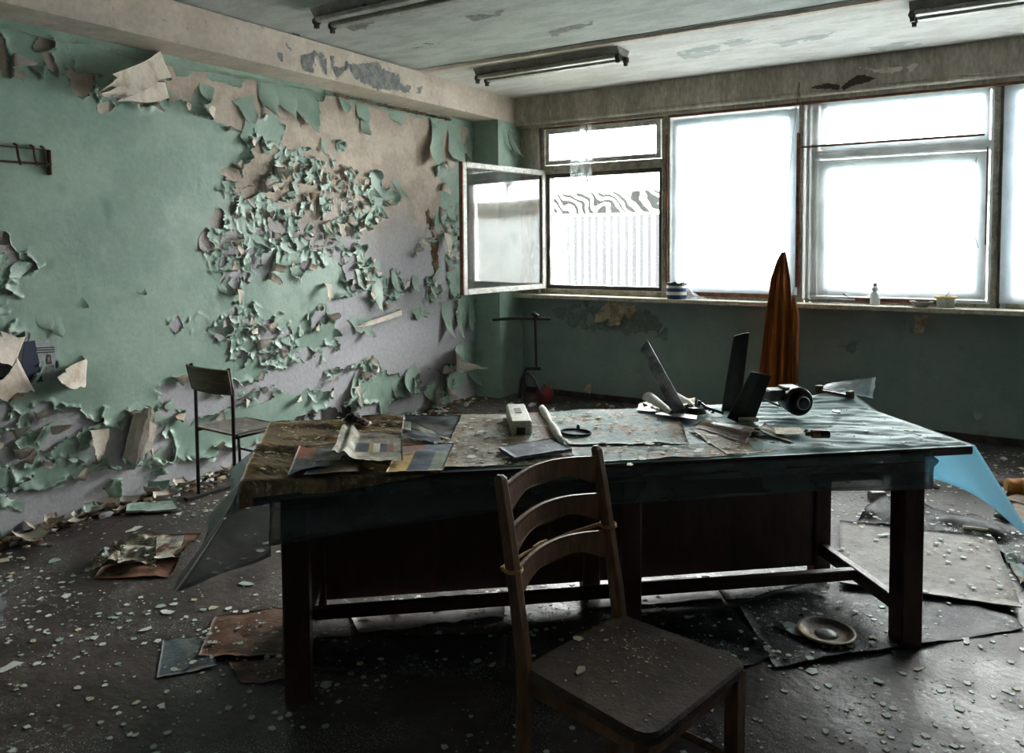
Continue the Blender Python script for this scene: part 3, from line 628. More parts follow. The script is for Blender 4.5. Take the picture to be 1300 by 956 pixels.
bars('sash', 'blue_sash', w3, ring(3.34, 4.49, 1.16, 2.235, .045)+ring(3.30, 4.53, 2.365, 2.75, .045), .0, .06)
pane(w3, 3.38, 4.45, 1.2, 2.2, .03); pane(w3, 3.34, 4.49, 2.4, 2.71, .03)
film('plastic_film', 'window_film', w3, 3.17, 4.56, 1.09, 2.76, -.025, .02, 4)
bars('batten', 'rust_wood', w3, [(3.14, 4.50, 2.385, 2.402), (3.15, 4.56, 2.752, 2.782), (3.60, 4.25, 1.082, 1.115)], -.06, -.042)
bars('batten', 'dark_frame', w3, [(4.515, 4.525, 1.55, 2.30)], -.05, -.035)
w4 = window(4, 'film covered window cut off by the right edge of the picture')
bars('frame', 'old_frame', w4, [(4.54, 4.60, 1.06, 2.80), (5.86, 5.96, 1.06, 2.8), (4.66, 5.86, 1.06, ZB), (4.66, 5.86, 2.755, 2.8)], -.01, .10)
bars('frame', 'dark_frame', w4, [(4.60, 4.625, 1.06, 2.80)], -.02, .08, .002); bars('frame', 'blue_sash', w4, [(4.625, 4.67, 1.06, 2.80)], -.005, .08)
bars('sash', 'blue_sash', w4, ring(4.67, 5.85, ZB, 2.75, .05), .0, .06)
pane(w4, 4.72, 5.80, ZB+.04, 2.7, .03); film('plastic_film', 'window_film', w4, 4.62, 5.88, 1.10, 2.76, -.022, .02, 5)
bars('batten', 'rust_wood', w4, [(4.56, 5.9, 2.752, 2.782)], -.05, -.03)
# open casement
cs = bpy.data.objects.new('casement', None); COL.objects.link(cs); cs.parent = w1; cs.location = (.60, -.03, 0); cs.rotation_euler = (0, 0, R(-97))
cs['label'] = 'inner casement swung open into the room'
CZ0, CZ1, CW = 1.115, 2.335, 1.25
for r_ in ring(0, CW, CZ0, CZ1, .05): MB().box(r_[0], r_[1], -.018, .022, r_[2], r_[3], ch=.004).build('casement_frame', 'pale_frame', cs)
MB().box(.045, CW-.045, -.002, .002, CZ0+.045, CZ1-.045).build('casement_pane', 'dusty_glass', cs)
for r_ in ring(.05, CW-.05, CZ0+.05, CZ1-.05, .008): MB().box(r_[0], r_[1], -.008, .012, r_[2], r_[3]).build('glazing_bead', 'dark_frame', cs)
MB().box(CW, CW+.012, -.02, .024, CZ0, CZ1).build('casement_edge', 'rust_wood', cs)
MB().box(CW-.01, CW+.02, -.04, -.018, 1.62, 1.66, ch=.003).build('catch', 'rust_metal', cs)
m = MB(); m.box(PB+.002, XR, -.2, .02, 1.022, 1.06, ch=.004); sl = struct(m.build('window_sill', 'sill'), 'long pale wooden sill under the windows', 'sill')
m = MB(); rg = np.random.RandomState(3)
for _ in range(700):
    x = rg.uniform(2.0, 4.6) if rg.rand() < .5 else rg.normal(3.55, .14); y = -.02-.09*rg.rand()**1.5; r = .003+.006*rg.rand(); a = rg.rand()*6
    m.prism([(x+r*math.cos(a+k*1.57), y+r*math.sin(a+k*1.57)) for k in range(4)], 1.0605, 1.0625+.004*rg.rand())
o = m.build('sill_debris', 'dust_white', sl); o['kind'] = 'stuff'

# ------------------------------------------------------------------ outside
struct(MB().box(-30, 40, .31, 60, -1.4, -1.2).build('ground', 'ground'), 'ground outside the windows', 'ground')
fe = thing('corrugated_fence', 'white corrugated fence with dark lattice top seen through the open window', 'fence', (0, 6.2, -1.2))
n = 500; G = np.zeros((n*2, 2, 3))
for i in range(n*2):
    x = -10+i*.035; G[i, 0] = (x, .02*math.sin(i*PI*.62), 0); G[i, 1] = (x, .02*math.sin(i*PI*.62), 3.30)
m = MB(); m.shell(G, .004); m.build('corrugated_sheet', 'fence_white', fe)
for k in range(int(n*2*.035/.112)): pass
MB().box(-10, 25, .0, .03, 3.31, 3.72).build('lattice', 'lattice', fe)
MB().box(-10, 25, -.04, .0, 3.28, 3.32).build('rail', 'fence_white', fe)
seam = MB().box(-.036, .036, -.040, -.02, 0, 3.28).mesh('seam', 'black_paint')
for k in range(46):
    o = bpy.data.objects.new('seam', seam); COL.objects.link(o); o.parent = fe; o.location = (-4.2+k*.150, 0, 0)
rt_ = random.Random(3)
for k, (x, y, h_) in enumerate(((7.5, 11, 3.4), (11, 12, 3.8), (15, 11.5, 3.5), (19, 13, 4.2), (4.2, 13, 2.2))):
    t = thing('tree', ('round dark tree beyond the fence, nearest the window', 'broad dark tree second beyond the fence', 'third tree beyond the fence', 'tall far tree at the end of the fence', 'low bush far behind the fence')[k], 'tree', (x, y, -1.2))
    MB().tube([(0, 0, 0), (.1, 0, h_*.4), (0, .1, h_*.8)], [.14, .1, .05], 7).build('trunk', 'bark', t)
    m = MB()
    for _ in range(900):
        a = rt_.random()*6.28; q = rt_.random()**.5; zz = rt_.random(); r = 1.7*q*math.sin(PI*min(.95, zz*.8+.15)); c = Vector((r*math.cos(a), r*math.sin(a), h_*(.35+.65*zz)))
        s = .14; d1 = Vector((rt_.gauss(0, 1), rt_.gauss(0, 1), rt_.gauss(0, 1))).normalized()*s; d2 = Vector((rt_.gauss(0, 1), rt_.gauss(0, 1), rt_.gauss(0, 1))).normalized()*s*.6
        m.add([c-d1, c+d2, c+d1, c-d2], [(0, 1, 2, 3)])
    o = m.build('foliage', 'leaf', t); o['kind'] = 'stuff'

# ------------------------------------------------------------------ ceiling lamps
def lamp(label, x, y, z, L, broken=False, rz=0):
    t = thing('ceiling_lamp', label, 'lamp', (x, y, z), rz)
    m = MB(); m.add([(0, -.11, 0), (L, -.11, 0), (L, .11, 0), (0, .11, 0), (0, -.07, -.055), (L, -.07, -.055), (L, .07, -.055), (0, .07, -.055)],
          [(0, 3, 2, 1), (4, 5, 6, 7), (0, 1, 5, 4), (1, 2, 6, 5), (2, 3, 7, 6), (3, 0, 4, 7)]); m.build('housing', 'lamp_metal', t)
    MB().box(.03, L-.03, -.10, -.035, -.085, -.056, ch=.006).build('reflector', 'lamp_pale', t)
    MB().box(.03, L-.03, .035, .10, -.085, -.056, ch=.006).build('reflector', 'lamp_pale', t)
    for xe in (.0, L-.03):
        for yy in (-.07, .07):
            m = MB(); m.tube([(xe, yy, -.075), (xe+.035, yy, -.075)], .024, 10); m.tube([(xe-.006, yy, -.075), (xe+.001, yy, -.075)], .012, 8); m.box(xe+.004, xe+.03, yy-.012, yy+.012, -.12, -.09); m.build('socket', 'lamp_dark', t)
    for xb in (L*.3, L*.7): MB().box(xb, xb+.02, -.115, .115, -.06, -.052).build('strap', 'rust_metal', t)
    return t
lamp('middle fluorescent ceiling lamp without tubes above the open casement', .76, -1.40, H, 1.36, rz=R(-1.5))
lamp('ceiling lamp cut off by the top edge left of centre', .86, -3.36, H+.01, 1.5)
lamp('dark ceiling lamp at the top right corner of the picture', 4.10, -1.42, H, 1.4)

# ------------------------------------------------------------------ big table
TA = R(40.3); U = np.array([math.cos(TA), math.sin(TA)]); V = np.array([-U[1], U[0]]); TO = at(1236, 566, 2, .81)[:2]-U*2.68; T = .81; TL, TW = 2.68, .87
def tw(l, w_): q = TO+U*l+V*w_; return (float(q[0]), float(q[1]))
def tp(px, py, z=T): q = at(px, py, 2, z)[:2]-TO; return float(q@U), float(q@V)
tb = thing('long_table', 'long dark reddish wooden table in the middle of the room', 'table', (*TO, 0), TA)
MB().box(0, TL, 0, TW, T-.034, T-.004, ch=.004).build('tabletop', 'table_wood', tb)
for (l, w_, s) in ((.15, .10, .09), (TL-.20, .10, .09), (1.36, .12, .075), (.15, TW-.12, .08), (TL-.20, TW-.13, .08), (1.36, TW-.13, .08)):
    MB().box(l-s/2, l+s/2, w_-s/2, w_+s/2, 0, T-.034, ch=.006).build('leg', 'table_wood', tb)
for (l0, l1, w0, w1) in ((.19, 1.32, .09, .11), (1.40, TL-.24, .09, .11), (.19, 1.32, TW-.12, TW-.10), (1.40, TL-.24, TW-.12, TW-.10)): MB().box(l0, l1, w0, w1, T-.14, T-.034).build('apron', 'table_wood', tb)
for l in (.15, TL-.20): MB().box(l-.012, l+.012, .14, TW-.16, T-.14, T-.034).build('apron', 'table_wood', tb)
for (l0, l1) in ((.19, 1.32), (1.40, TL-.24)): MB().box(l0, l1, TW-.155, TW-.135, .06, T-.14, ch=.003).build('modesty_panel', 'table_wood', tb)
for l in (.15, TL-.20): MB().box(l-.02, l+.02, .14, TW-.17, .11, .17, ch=.004).build('stretcher', 'table_wood', tb)
MB().box(.17, TL-.22, .40, .44, .125, .17, ch=.004).build('stretcher', 'table_wood', tb)

def wld(l, w_, z): q = tw(l, w_); return (q[0], q[1], z)
# plastic film laid over the whole table
m = MB(); nl, nw = 170, 90; G = np.zeros((nl, nw, 3))
for i in range(nl):
    for j in range(nw):
        l = -.004+(TL+.008)*i/(nl-1); w_ = -.004+(TW+.008)*j/(nw-1)
        k = min(1, max(0, (l-1.7)/.4)); e = min(1, min(j, nw-1-j, i, nl-1-i)/3)
        z = T+.0005+e*(.0015+k*.008*(1-abs(2*float(fbm(l*3.0+w_, w_*13+l*3.5, 21, 2))-1))**3+k*.005*(1-abs(2*float(vn(l*5, w_*30+l*9, 23))-1))**2+k*.003*float(vn(l*20, w_*40, 25)))
        if l > 2.38 and w_ > .6: z += .06*((l-2.38)/.3)*((w_-.6)/.27)
        G[i, j] = wld(l, w_, z)
m.shell(G, .001, 0)
def skirt(G, mi, mats=None): m.shell(G, .001, mi)
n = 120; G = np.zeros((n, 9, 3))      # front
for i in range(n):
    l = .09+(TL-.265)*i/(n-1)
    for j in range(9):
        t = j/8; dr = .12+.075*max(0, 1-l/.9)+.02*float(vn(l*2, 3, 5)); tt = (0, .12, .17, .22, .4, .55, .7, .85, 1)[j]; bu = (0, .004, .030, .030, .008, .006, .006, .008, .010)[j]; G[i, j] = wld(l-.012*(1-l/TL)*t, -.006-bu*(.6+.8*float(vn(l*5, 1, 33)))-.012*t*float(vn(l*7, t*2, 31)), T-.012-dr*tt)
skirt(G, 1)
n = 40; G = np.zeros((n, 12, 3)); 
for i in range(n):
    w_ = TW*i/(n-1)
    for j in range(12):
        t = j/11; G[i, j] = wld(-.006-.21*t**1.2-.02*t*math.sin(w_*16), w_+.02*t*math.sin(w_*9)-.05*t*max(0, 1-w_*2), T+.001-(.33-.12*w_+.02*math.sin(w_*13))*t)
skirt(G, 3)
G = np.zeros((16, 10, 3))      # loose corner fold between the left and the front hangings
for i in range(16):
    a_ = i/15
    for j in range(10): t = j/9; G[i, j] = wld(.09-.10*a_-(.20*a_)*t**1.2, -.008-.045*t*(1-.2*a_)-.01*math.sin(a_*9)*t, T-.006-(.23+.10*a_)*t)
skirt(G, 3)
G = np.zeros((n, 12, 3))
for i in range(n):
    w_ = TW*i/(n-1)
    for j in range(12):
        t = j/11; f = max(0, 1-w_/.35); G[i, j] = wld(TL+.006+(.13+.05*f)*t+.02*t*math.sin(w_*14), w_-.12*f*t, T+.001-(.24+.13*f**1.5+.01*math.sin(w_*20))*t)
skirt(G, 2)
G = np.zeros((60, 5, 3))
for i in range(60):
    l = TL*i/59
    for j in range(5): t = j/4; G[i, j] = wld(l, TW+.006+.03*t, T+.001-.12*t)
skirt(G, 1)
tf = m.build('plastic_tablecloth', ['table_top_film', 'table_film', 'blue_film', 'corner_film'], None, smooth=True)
tag(tf, 'wrinkled bluish plastic film draped over the long table', 'tablecloth')
base_origin(tf)

def sheet(name, label, cat, corners, mats, z=0, amp=.004, fq=9, n=18, mf=None, rag=.004, th=.0012, seed=0, curl=None, group=None, parent=None, stuff=None):
    """corners: four (x,y) world points in order; u along c0->c1, v along c0->c3"""
    c = [np.array(p[:2], float) for p in corners]; m_ = n; G = np.zeros((n, m_, 3))
    for i in range(n):
        for j in range(m_):
            u, v = i/(n-1), j/(m_-1); p = (c[0]*(1-u)+c[1]*u)*(1-v)+(c[3]*(1-u)+c[2]*u)*v
            e = float(vn(p[0]*60, p[1]*60, seed)-.5)*2*rag*(1 if i in (0, n-1) or j in (0, m_-1) else .2)
            q = float(fbm(p[0]*fq, p[1]*fq, seed+3)); zz = z+th/2+.0004+amp*2.2*max(0, q-.40)*2
            if curl: zz += curl(u, v)
            G[i, j] = (p[0]+e, p[1]-e, zz)
    mi = 0
    if mf: mi = [[mf((i+.5)/(n-1), (j+.5)/(m_-1)) for j in range(m_-1)] for i in range(n-1)]
    ml = mats if isinstance(mats, (list, tuple)) else [mats]
    du = G[1, 0]-G[0, 0]; dv = G[0, 1]-G[0, 0]
    if np.cross(du, dv)[2] < 0:
        G = G[:, ::-1]
        if mf: mi = [r[::-1] for r in mi]
    o = MB().shell(G, th, mi).build(name, ml, parent, smooth=True)
    # object frame turned with the sheet so that print lines follow it
    x = (c[1]-c[0]); a = math.atan2(x[1], x[0]); cc = (c[0]+c[1]+c[2]+c[3])/4
    mt = Matrix.Translation((cc[0], cc[1], z))@Matrix.Rotation(a, 4, 'Z'); o.data.transform(mt.inverted()); o.matrix_world = mt
    if not parent: tag(o, label, cat, group)
    return o
P = lambda px, py, z=T: tuple(at(px, py, 2, z)[:2])
TZ = T+.004
# soaked brown board / wallpaper on the left end, hanging over the front edge
m = MB(); nl, nw = 60, 50; G = np.zeros((nl, nw, 3))
for i in range(nl):
    l = -.01+.66*i/(nl-1)+.0
    for j in range(nw):
        t = j/(nw-1); drop = .085*(1-i/(nl-1))
        w_ = TW-.01-(TW-.01+.0)*t/.86
        if w_ >= -.028: zz = TZ+.002+.030*max(0, float(fbm(l*4+w_*2, w_*15+l*5, 61))-.45)*2*min(1, (w_+.03)*8); pos = (l+.05*w_*(1-i/(nl-1))*-1, w_, zz)
        else: k = (t-.86)/.14; zz = TZ+.002-drop*max(0, (t-.885)/.115); pos = (l, -.032, zz)
        G[i, j] = wld(*pos)
du = G[1, 0]-G[0, 0]; dv = G[0, 1]-G[0, 0]
if np.cross(du, dv)[2] < 0: G = G[:, ::-1]; fl_ = True
else: fl_ = False
mi = [[(1 if ((nw-2-j if fl_ else j) > nw*.925 and (nw-2-j if fl_ else j) < nw*.985 and .05 < i/nl < .30) else 0) for j in range(nw-1)] for i in range(nl-1)]
m.shell(G, .003, mi); o = m.build('wet_cardboard', ['wet_cardboard', 'print_dark'], None, smooth=True); tag(o, 'soaked wrinkled brown cardboard sheet hanging over the left front edge of the table', 'cardboard'); base_origin(o)
ts = lambda *a, **k: sheet(*a, **k)
Z1 = TZ+.008
sheet('paper_sheet', 'stained tan paper sheet between the brown cardboard and the ivory box', 'paper', [tw(.66, .02), tw(1.13, .02), tw(1.16, .86), tw(.62, .86)], ['tan_sheet'], TZ, .005, 9, 26, seed=1)
sheet('paper_sheet', 'pale teal paper sheet with brown stains, right of the rolled strip', 'paper', [tw(1.16, .25), tw(1.62, .19), tw(1.80, .86), tw(1.17, .86)], ['teal_sheet'], TZ, .005, 8, 26, seed=2)
sheet('paper_sheet', 'narrow teal paper sheet along the front edge of the table', 'paper', [tw(1.14, .01), tw(1.75, .01), tw(1.70, .17), tw(1.15, .23)], ['teal_sheet'], TZ, .004, 8, 20, seed=3)
sheet('paper_sheet', 'torn brown edged paper under the open magazine by the metal strips', 'paper', [tw(1.70, .02), tw(1.92, .04), tw(2.02, .45), tw(1.70, .40)], ['tan_sheet'], TZ, .006, 8, 20, seed=4)
sheet('paper_sheet', 'pale translucent sheet standing up at the far right corner of the table', 'paper', [P(1040, 500), P(1108, 514), P(1112, 509), P(1046, 498)], ['paper_pale'], T+.03, .002, 8, 12, seed=5,
      curl=lambda u, v: .085*v*u**.7)
# rolled strip
m = MB(); a = wld(1.165, .86, TZ+.018); b = wld(1.13, .25, TZ+.018)
pts = [tuple(np.array(a)*(1-t)+np.array(b)*t) for t in np.linspace(0, 1, 12)]
m.tube(pts, [.014+.004*math.sin(i) for i in range(12)], 9); o = m.build('rolled_strip', 'paper_white', None, True); tag(o, 'long thin white paper roll lying across the middle of the table', 'paper roll'); base_origin(o)
# ivory box
c = tp(655, 545); t = thing('plastic_housing', 'ivory plastic box with a slot on top and dark socket at its end', 'box', (*tw(1.015, .60), TZ+.003), TA+R(86))
m = MB(); m.box(-.17, .17, -.042, .042, 0, .058, ch=.006); m.build('shell', 'ivory_plastic', t)
MB().box(-.02, .075, -.014, .014, .057, .0595, ch=.0).build('slot', 'black_plastic', t); MB().box(-.015, .03, -.011, .011, .059, .0605).build('switch', 'print_grey', t)
MB().box(-.1725, -.168, -.014, .022, .004, .032).build('socket', 'black_plastic', t); MB().box(-.17, .17, -.0425, .0425, .036, .038).build('seam', 'print_grey', t)
# book
bkc = [P(*q) for q in ((654, 591), (726, 579), (700, 566), (633, 577))]
o = sheet('thin_book', 'thin dark blue book lying behind the backrest of the brown chair', 'book', bkc, ['book_blue'], TZ+.012, .003, 9, 16, th=.012, seed=6)
# ring
t = thing('wire_ring', 'small black wire ring on the teal paper', 'ring', (*P(731, 553), TZ+.009)); 
m = MB(); m.tube([(.062*math.cos(a), .05*math.sin(a), 0) for a in np.linspace(0, 2*PI, 30)], .005, 6); m.build('loop', 'matte_black', t); MB().lathe([(0, 0), (.009, 0), (.006, .02), (0, .024)], 8, mat=Matrix.Translation((-.02, .06, -.005))).build('stud', 'black_plastic', t)
# papers on the left end
Z2 = TZ+.022
sheet('dark_magazine', 'dark glossy magazine with pale strip under the newspaper at the left end', 'magazine', [P(365, 603, Z2), P(430, 592, Z2), P(440, 562, Z2), P(380, 566, Z2)], ['print_grey', 'print_red', 'print_navy'], Z2-.004, .008, 9, 20, mf=lambda u, v: 1 if (v > .55 and u < .35) else (2 if v < .14 else 0), seed=7)
sheet('newspaper_strip', 'pale newspaper page sticking out toward the front edge at the left end', 'newspaper', [P(385, 604, Z2), P(455, 600, Z2), P(457, 585, Z2), P(400, 588, Z2)], ['newsprint_brown', 'print_navy'], Z2+.002, .003, 9, 14, mf=lambda u, v: 1 if u < .2 else 0, seed=8)
def npc(u, v): return .028*math.exp(-((u-.16)/.07)**2)+.03*math.exp(-((u-.02)/.06)**2)+.012*v
def npm(u, v):
    if .28 < u < .85 and .30 < v < .62: return (1, 1, 2, 4, 1, 3)[int(min(5, (u-.28)/.57*6))]
    return 0
sheet('newspaper', 'yellowed folded newspaper with coloured pictures on the left end of the table', 'newspaper', [P(422, 590, Z2), P(512, 590, Z2), P(510, 560, Z2), P(436, 558, Z2)], ['newsprint', 'print_navy', 'print_yellow', 'print_red', 'paper_white'], Z2+.012, .008, 8, 30, mf=npm, seed=9, curl=npc)
sheet('picture_folder', 'folder with blue, yellow and green panels beside the yellowed newspaper', 'folder', [P(490, 600, Z2), P(562, 597, Z2), P(577, 563, Z2), P(508, 566, Z2)], ['print_yellow', 'print_navy', 'print_green', 'print_red', 'print_blue'], Z2-.002, .002, 8, 24,
      mf=lambda u, v: (3 if u < .5 else 4) if v > .8 else (4 if (v > .7) else (0 if u < .35 else (1 if u < .72 else 2))), seed=10, th=.003)
sheet('curled_magazine', 'black and white magazine with curled up corner near the rear edge', 'magazine', [P(508, 552, Z2), P(567, 560, Z2), P(555, 544, Z2), P(512, 540, Z2)], ['print_dark', 'paper_white', 'print_green'], TZ+.008, .006, 9, 18, mf=lambda u, v: 1 if (v > .55 and u < .25) else (2 if v > .7 else 0), seed=11, curl=lambda u, v: .03*v**2*(1-u))
sheet('dark_folder', 'dark blue black sheet standing up along the rear edge of the table', 'folder', [P(512, 538, Z2), P(572, 556, Z2), P(586, 532, Z2), P(512, 531, Z2)], ['print_grey', 'print_dark'], TZ+.006, .006, 9, 18, mf=lambda u, v: 1 if v > .55 else 0, seed=12, curl=lambda u, v: .028*v)
t = thing('burnt_lump', 'black charred lump beside a scrap of brown bark at the rear left', 'debris', (*P(447, 540), TZ+.012)); m = MB()
rock(m, (0, 0, .022), .035, flat=.8); rock(m, (.02, .01, .02), .02, flat=.8); m.build('charred_piece', 'black_metal', t)
m = MB(); [rock(m, (.05+.02*k, -.01*k, .012), .022) for k in range(4)]; m.build('bark_scrap', 'brown_wood', t)

# blades
CR = np.array([_rt[0], _rt[1], 0]); CF = np.array([-_rt[1], _rt[0], 0])
fb = thing('broken_fan', 'broken black fan with three long blades sticking up from the table', 'fan', (*tw(1.83, .66), TZ+.004)); OR = np.array([*tw(1.83, .66), TZ+.004])
def blade(b0, t0, z0, z1, wid0, wid1, th, mat, lean, label=None):
    """blade from image column b0 to t0 at heights z0,z1 above the table, lean = metres away from the camera at the tip"""
    base = np.array(b0)+np.array([0, 0, z0]); top = np.array(t0); d = top-base; Ld = np.linalg.norm(d); d /= Ld
    sd = CR-d*(CR@d); sd /= np.linalg.norm(sd); G = np.zeros((8, 5, 3))
    nrm = np.cross(sd, d)
    for i in range(8):
        s = i/7; wd = wid0*(1-s)+wid1*s
        for j in range(5):
            u = -1+j/2; G[i, j] = base+d*Ld*(s+(.035*u if i == 7 else 0))+sd*wd*u/2+nrm*(.006*u*u)-OR
    o = MB().shell(G, th).build('blade', mat, fb)
    if label: o['label'] = label
def up_at(px, py, q):   # point above ground spot q seen at pixel (px,py): same distance from the camera as q
    d = _fw+(px-650)/F*RT-(py-PPY)/F*UP; dist = (np.array([q[0], q[1], 0])-CAM)@CF; return CAM+d*(dist/(d@CF))
q1 = P(864, 530); q2 = P(927, 524); q3 = P(938, 538)
blade((*q1, TZ), up_at(817, 438, q1), .01, 0, .062, .050, .003, 'grey_metal', 0, 'scratched grey metal blade leaning left')
blade((*q2, TZ), up_at(941, 424, q2), .0, 0, .085, .068, .004, 'dark_strip', 0)
blade((*q3, TZ), up_at(966, 474, q3), .0, 0, .115, .088, .004, 'black_plastic', 0, 'black blade leaning right')
MB().tube([(0, 0, .01), (.0, 0, .035)], [.05, .035], 12).build('hub', 'black_metal', fb)
m = MB(); rg = np.random.RandomState(31)
for k in range(9):
    a = rg.rand()*6.28; r = .05+.07*rg.rand(); m.tube([(0, 0, .02), (r*.5*math.cos(a), r*.5*math.sin(a), .03+.03*rg.rand()), (r*math.cos(a)*1.4, r*math.sin(a)*1.4, .008)], .005+.004*rg.rand(), 5)
for k in range(8): rock(m, (rg.uniform(-.14, .10), rg.uniform(-.05, .05), .012), .012+.012*rg.rand())
m.build('tangled_wire', 'black_metal', fb)
# rolled white paper and orange scrap
def cone(name, label, p0, p1, r0, r1, mat, cat='paper roll'):
    a = np.array(p0); b = np.array(p1); m = MB(); n = 14; d = (b-a)/np.linalg.norm(b-a); s = np.cross(d, [0, 0, 1]); s /= np.linalg.norm(s); up = np.cross(s, d); G = np.zeros((6, 18, 3))
    for i in range(6):
        t = i/5; r = r0*(1-t)+r1*t
        for j in range(18): q = j/17*2*PI*.93; rr = r*(1+.12*j/17); G[i, j] = a*(1-t)+b*t+s*rr*math.cos(q)+up*rr*math.sin(q)
    m.shell(G, .002); o = m.build(name, mat, None, True); tag(o, label, cat); return base_origin(o)
cone('paper_roll', 'open white paper roll left of the grey fan blade', (*P(823, 517), TZ+.036), (*P(853, 532), TZ+.022), .032, .012, 'paper_white')
cone('paper_roll', 'white paper roll behind the fan blades', (*P(857, 514), TZ+.030), (*P(882, 524), TZ+.022), .026, .014, 'paper_white')
sheet('orange_scrap', 'orange brown paper scrap between the white roll and the black tangle', 'paper', [P(862, 525), P(886, 524), P(882, 514), P(866, 514)], ['print_yellow'], TZ+.02, .012, 20, 10, seed=14)
sheet('rust_scrap', 'rust coloured paper scrap in front of the left white roll', 'paper', [P(808, 524), P(838, 528), P(835, 515), P(812, 515)], ['wet_cardboard'], TZ+.008, .005, 20, 10, seed=15)
o = sheet('thin_slate', 'thin grey slab lying in front of the grey fan blade', 'slab', [P(832, 533), P(884, 540), P(886, 535), P(838, 528)], ['grey_metal'], TZ+.016, .001, 5, 8, th=.006, seed=16)
# open magazine arched, in front
def arch(u, v): return .035*math.sin(PI*min(1, max(0, v*1.1)))*(.25+.75*u)
sheet('arched_magazine', 'brown printed magazine arched open in front of the black fan blade', 'magazine', [P(880, 546), P(948, 568), P(972, 553), P(906, 538)], ['newsprint_brown', 'red_print', 'print_dark'], TZ+.01, .003, 9, 24,
      mf=lambda u, v: 1 if v < .12 else (2 if (.3 < v < .5 and .2 < u < .8) or (.62 < v < .75) else 0), seed=17, curl=arch)
sheet('torn_page', 'torn pale page spreading from the arched magazine', 'paper', [P(962, 556), P(1008, 566), P(1000, 560), P(970, 545)], ['newsprint'], TZ+.006, .006, 12, 12, seed=18, curl=lambda u, v: .015*(1-u))
sheet('cream_paper', 'flat cream scrap right of the arched magazine', 'paper', [P(985, 560), P(1022, 559), P(1018, 551), P(982, 551)], ['chip_cream'], TZ+.022, .002, 12, 10, seed=19)
m = MB(); a = np.array([*P(938, 541), TZ+.024]); b = np.array([*P(962, 541), TZ+.024]); m.tube([a, b], .010, 8); o = m.build('wooden_dowel', 'chip_tan', None, True); tag(o, 'short pale wooden dowel beside the black fan blade', 'stick'); base_origin(o)
# black round motor
q = P(1012, 533); t = thing('round_motor', 'black round motor with a grey knob facing the camera', 'motor', (*q, TZ+.018), YAW+R(8))
m = MB(); X90 = Matrix.Translation((0, 0, .062))@Matrix.Rotation(R(90), 4, 'X')
m.lathe([(0, -.09), (.052, -.09), (.060, -.02), (.062, .0), (.062, .02), (.054, .026), (.050, .018), (.030, .012), (0, .012)], 28, mat=X90); m.build('body', 'black_plastic', t, True)
m = MB(); m.lathe([(0, .012), (.028, .012), (.028, .05), (.024, .056), (0, .056)], 20, mat=X90); m.build('knob', 'black_metal', t, True)
m = MB(); m.lathe([(.026, .048), (.030, .052), (.030, .056), (.026, .058)], 20, mat=X90); m.build('rim', 'grey_metal', t, True)
MB().box(-.115, -.03, .03, .11, .055, .105, ch=.006).build('bracket', 'print_grey', t); MB().box(-.04, .03, .02, .10, .10, .118, ch=.004).build('mount', 'black_metal', t)
m = MB(); m.tube([(*P(957, 513), TZ+.03), (*P(972, 517), TZ+.03), (*P(990, 524), TZ+.028)], .006, 6); rock(m, (*P(958, 513), TZ+.03), .012, flat=.8); o = m.build('metal_hook', 'black_metal', None); tag(o, 'thin black rod with knobbed end left of the round motor', 'rod'); base_origin(o)
# brown bar with end blocks
q0 = np.array(P(1040, 507)); q1b = np.array(P(1079, 515)); a = math.atan2(*(q1b-q0)[::-1]); L_ = np.linalg.norm(q1b-q0)
t = thing('wooden_bar', 'brown wooden bar with raised end blocks right of the round motor', 'handle', (*((q0+q1b)/2), TZ+.026), a)
MB().box(-L_/2, L_/2, -.014, .014, 0, .022, ch=.003).build('bar', 'brown_wood', t)
for s in (-1, 1): MB().box(s*L_/2-.012, s*L_/2+.012, -.018, .018, 0, .040, ch=.003).build('end_block', 'brown_wood', t)
o = sheet('black_scrap', 'tiny black scrap on the film between handle and brown bottle', 'scrap', [P(1056, 531), P(1066, 533), P(1068, 529), P(1058, 528)], ['black_plastic'], TZ+.022, .001, 8, 5, th=.005, seed=21)
# brown bottle
q = P(1038, 564); t = thing('medicine_bottle', 'small brown bottle with red label lying near the front edge', 'bottle', (*q, TZ+.020), YAW-R(4)); Y90 = Matrix.Translation((0, 0, .016))@Matrix.Rotation(R(90), 4, 'Y')
MB().lathe([(0, -.012), (.014, -.012), (.0155, -.006), (.0155, .04), (.013, .044), (0, .044)], 16, mat=Y90).build('glass_body', 'black_plastic', t, True)
MB().lathe([(.0158, -.024), (.0162, -.023), (.0162, .006), (.0158, .007)], 16, mat=Y90).build('label_band', 'print_red', t, True)
MB().lathe([(0, -.046), (.008, -.046), (.009, -.026), (.014, -.012), (0, -.012)], 14, mat=Y90).build('neck', 'brown_wood', t, True)
m = MB(); rock(m, (*P(1023, 557), TZ+.028), .008, flat=.9); o = m.build('bottle_stopper', 'black_plastic', None); tag(o, 'tiny black stopper beside the brown bottle', 'stopper'); base_origin(o)

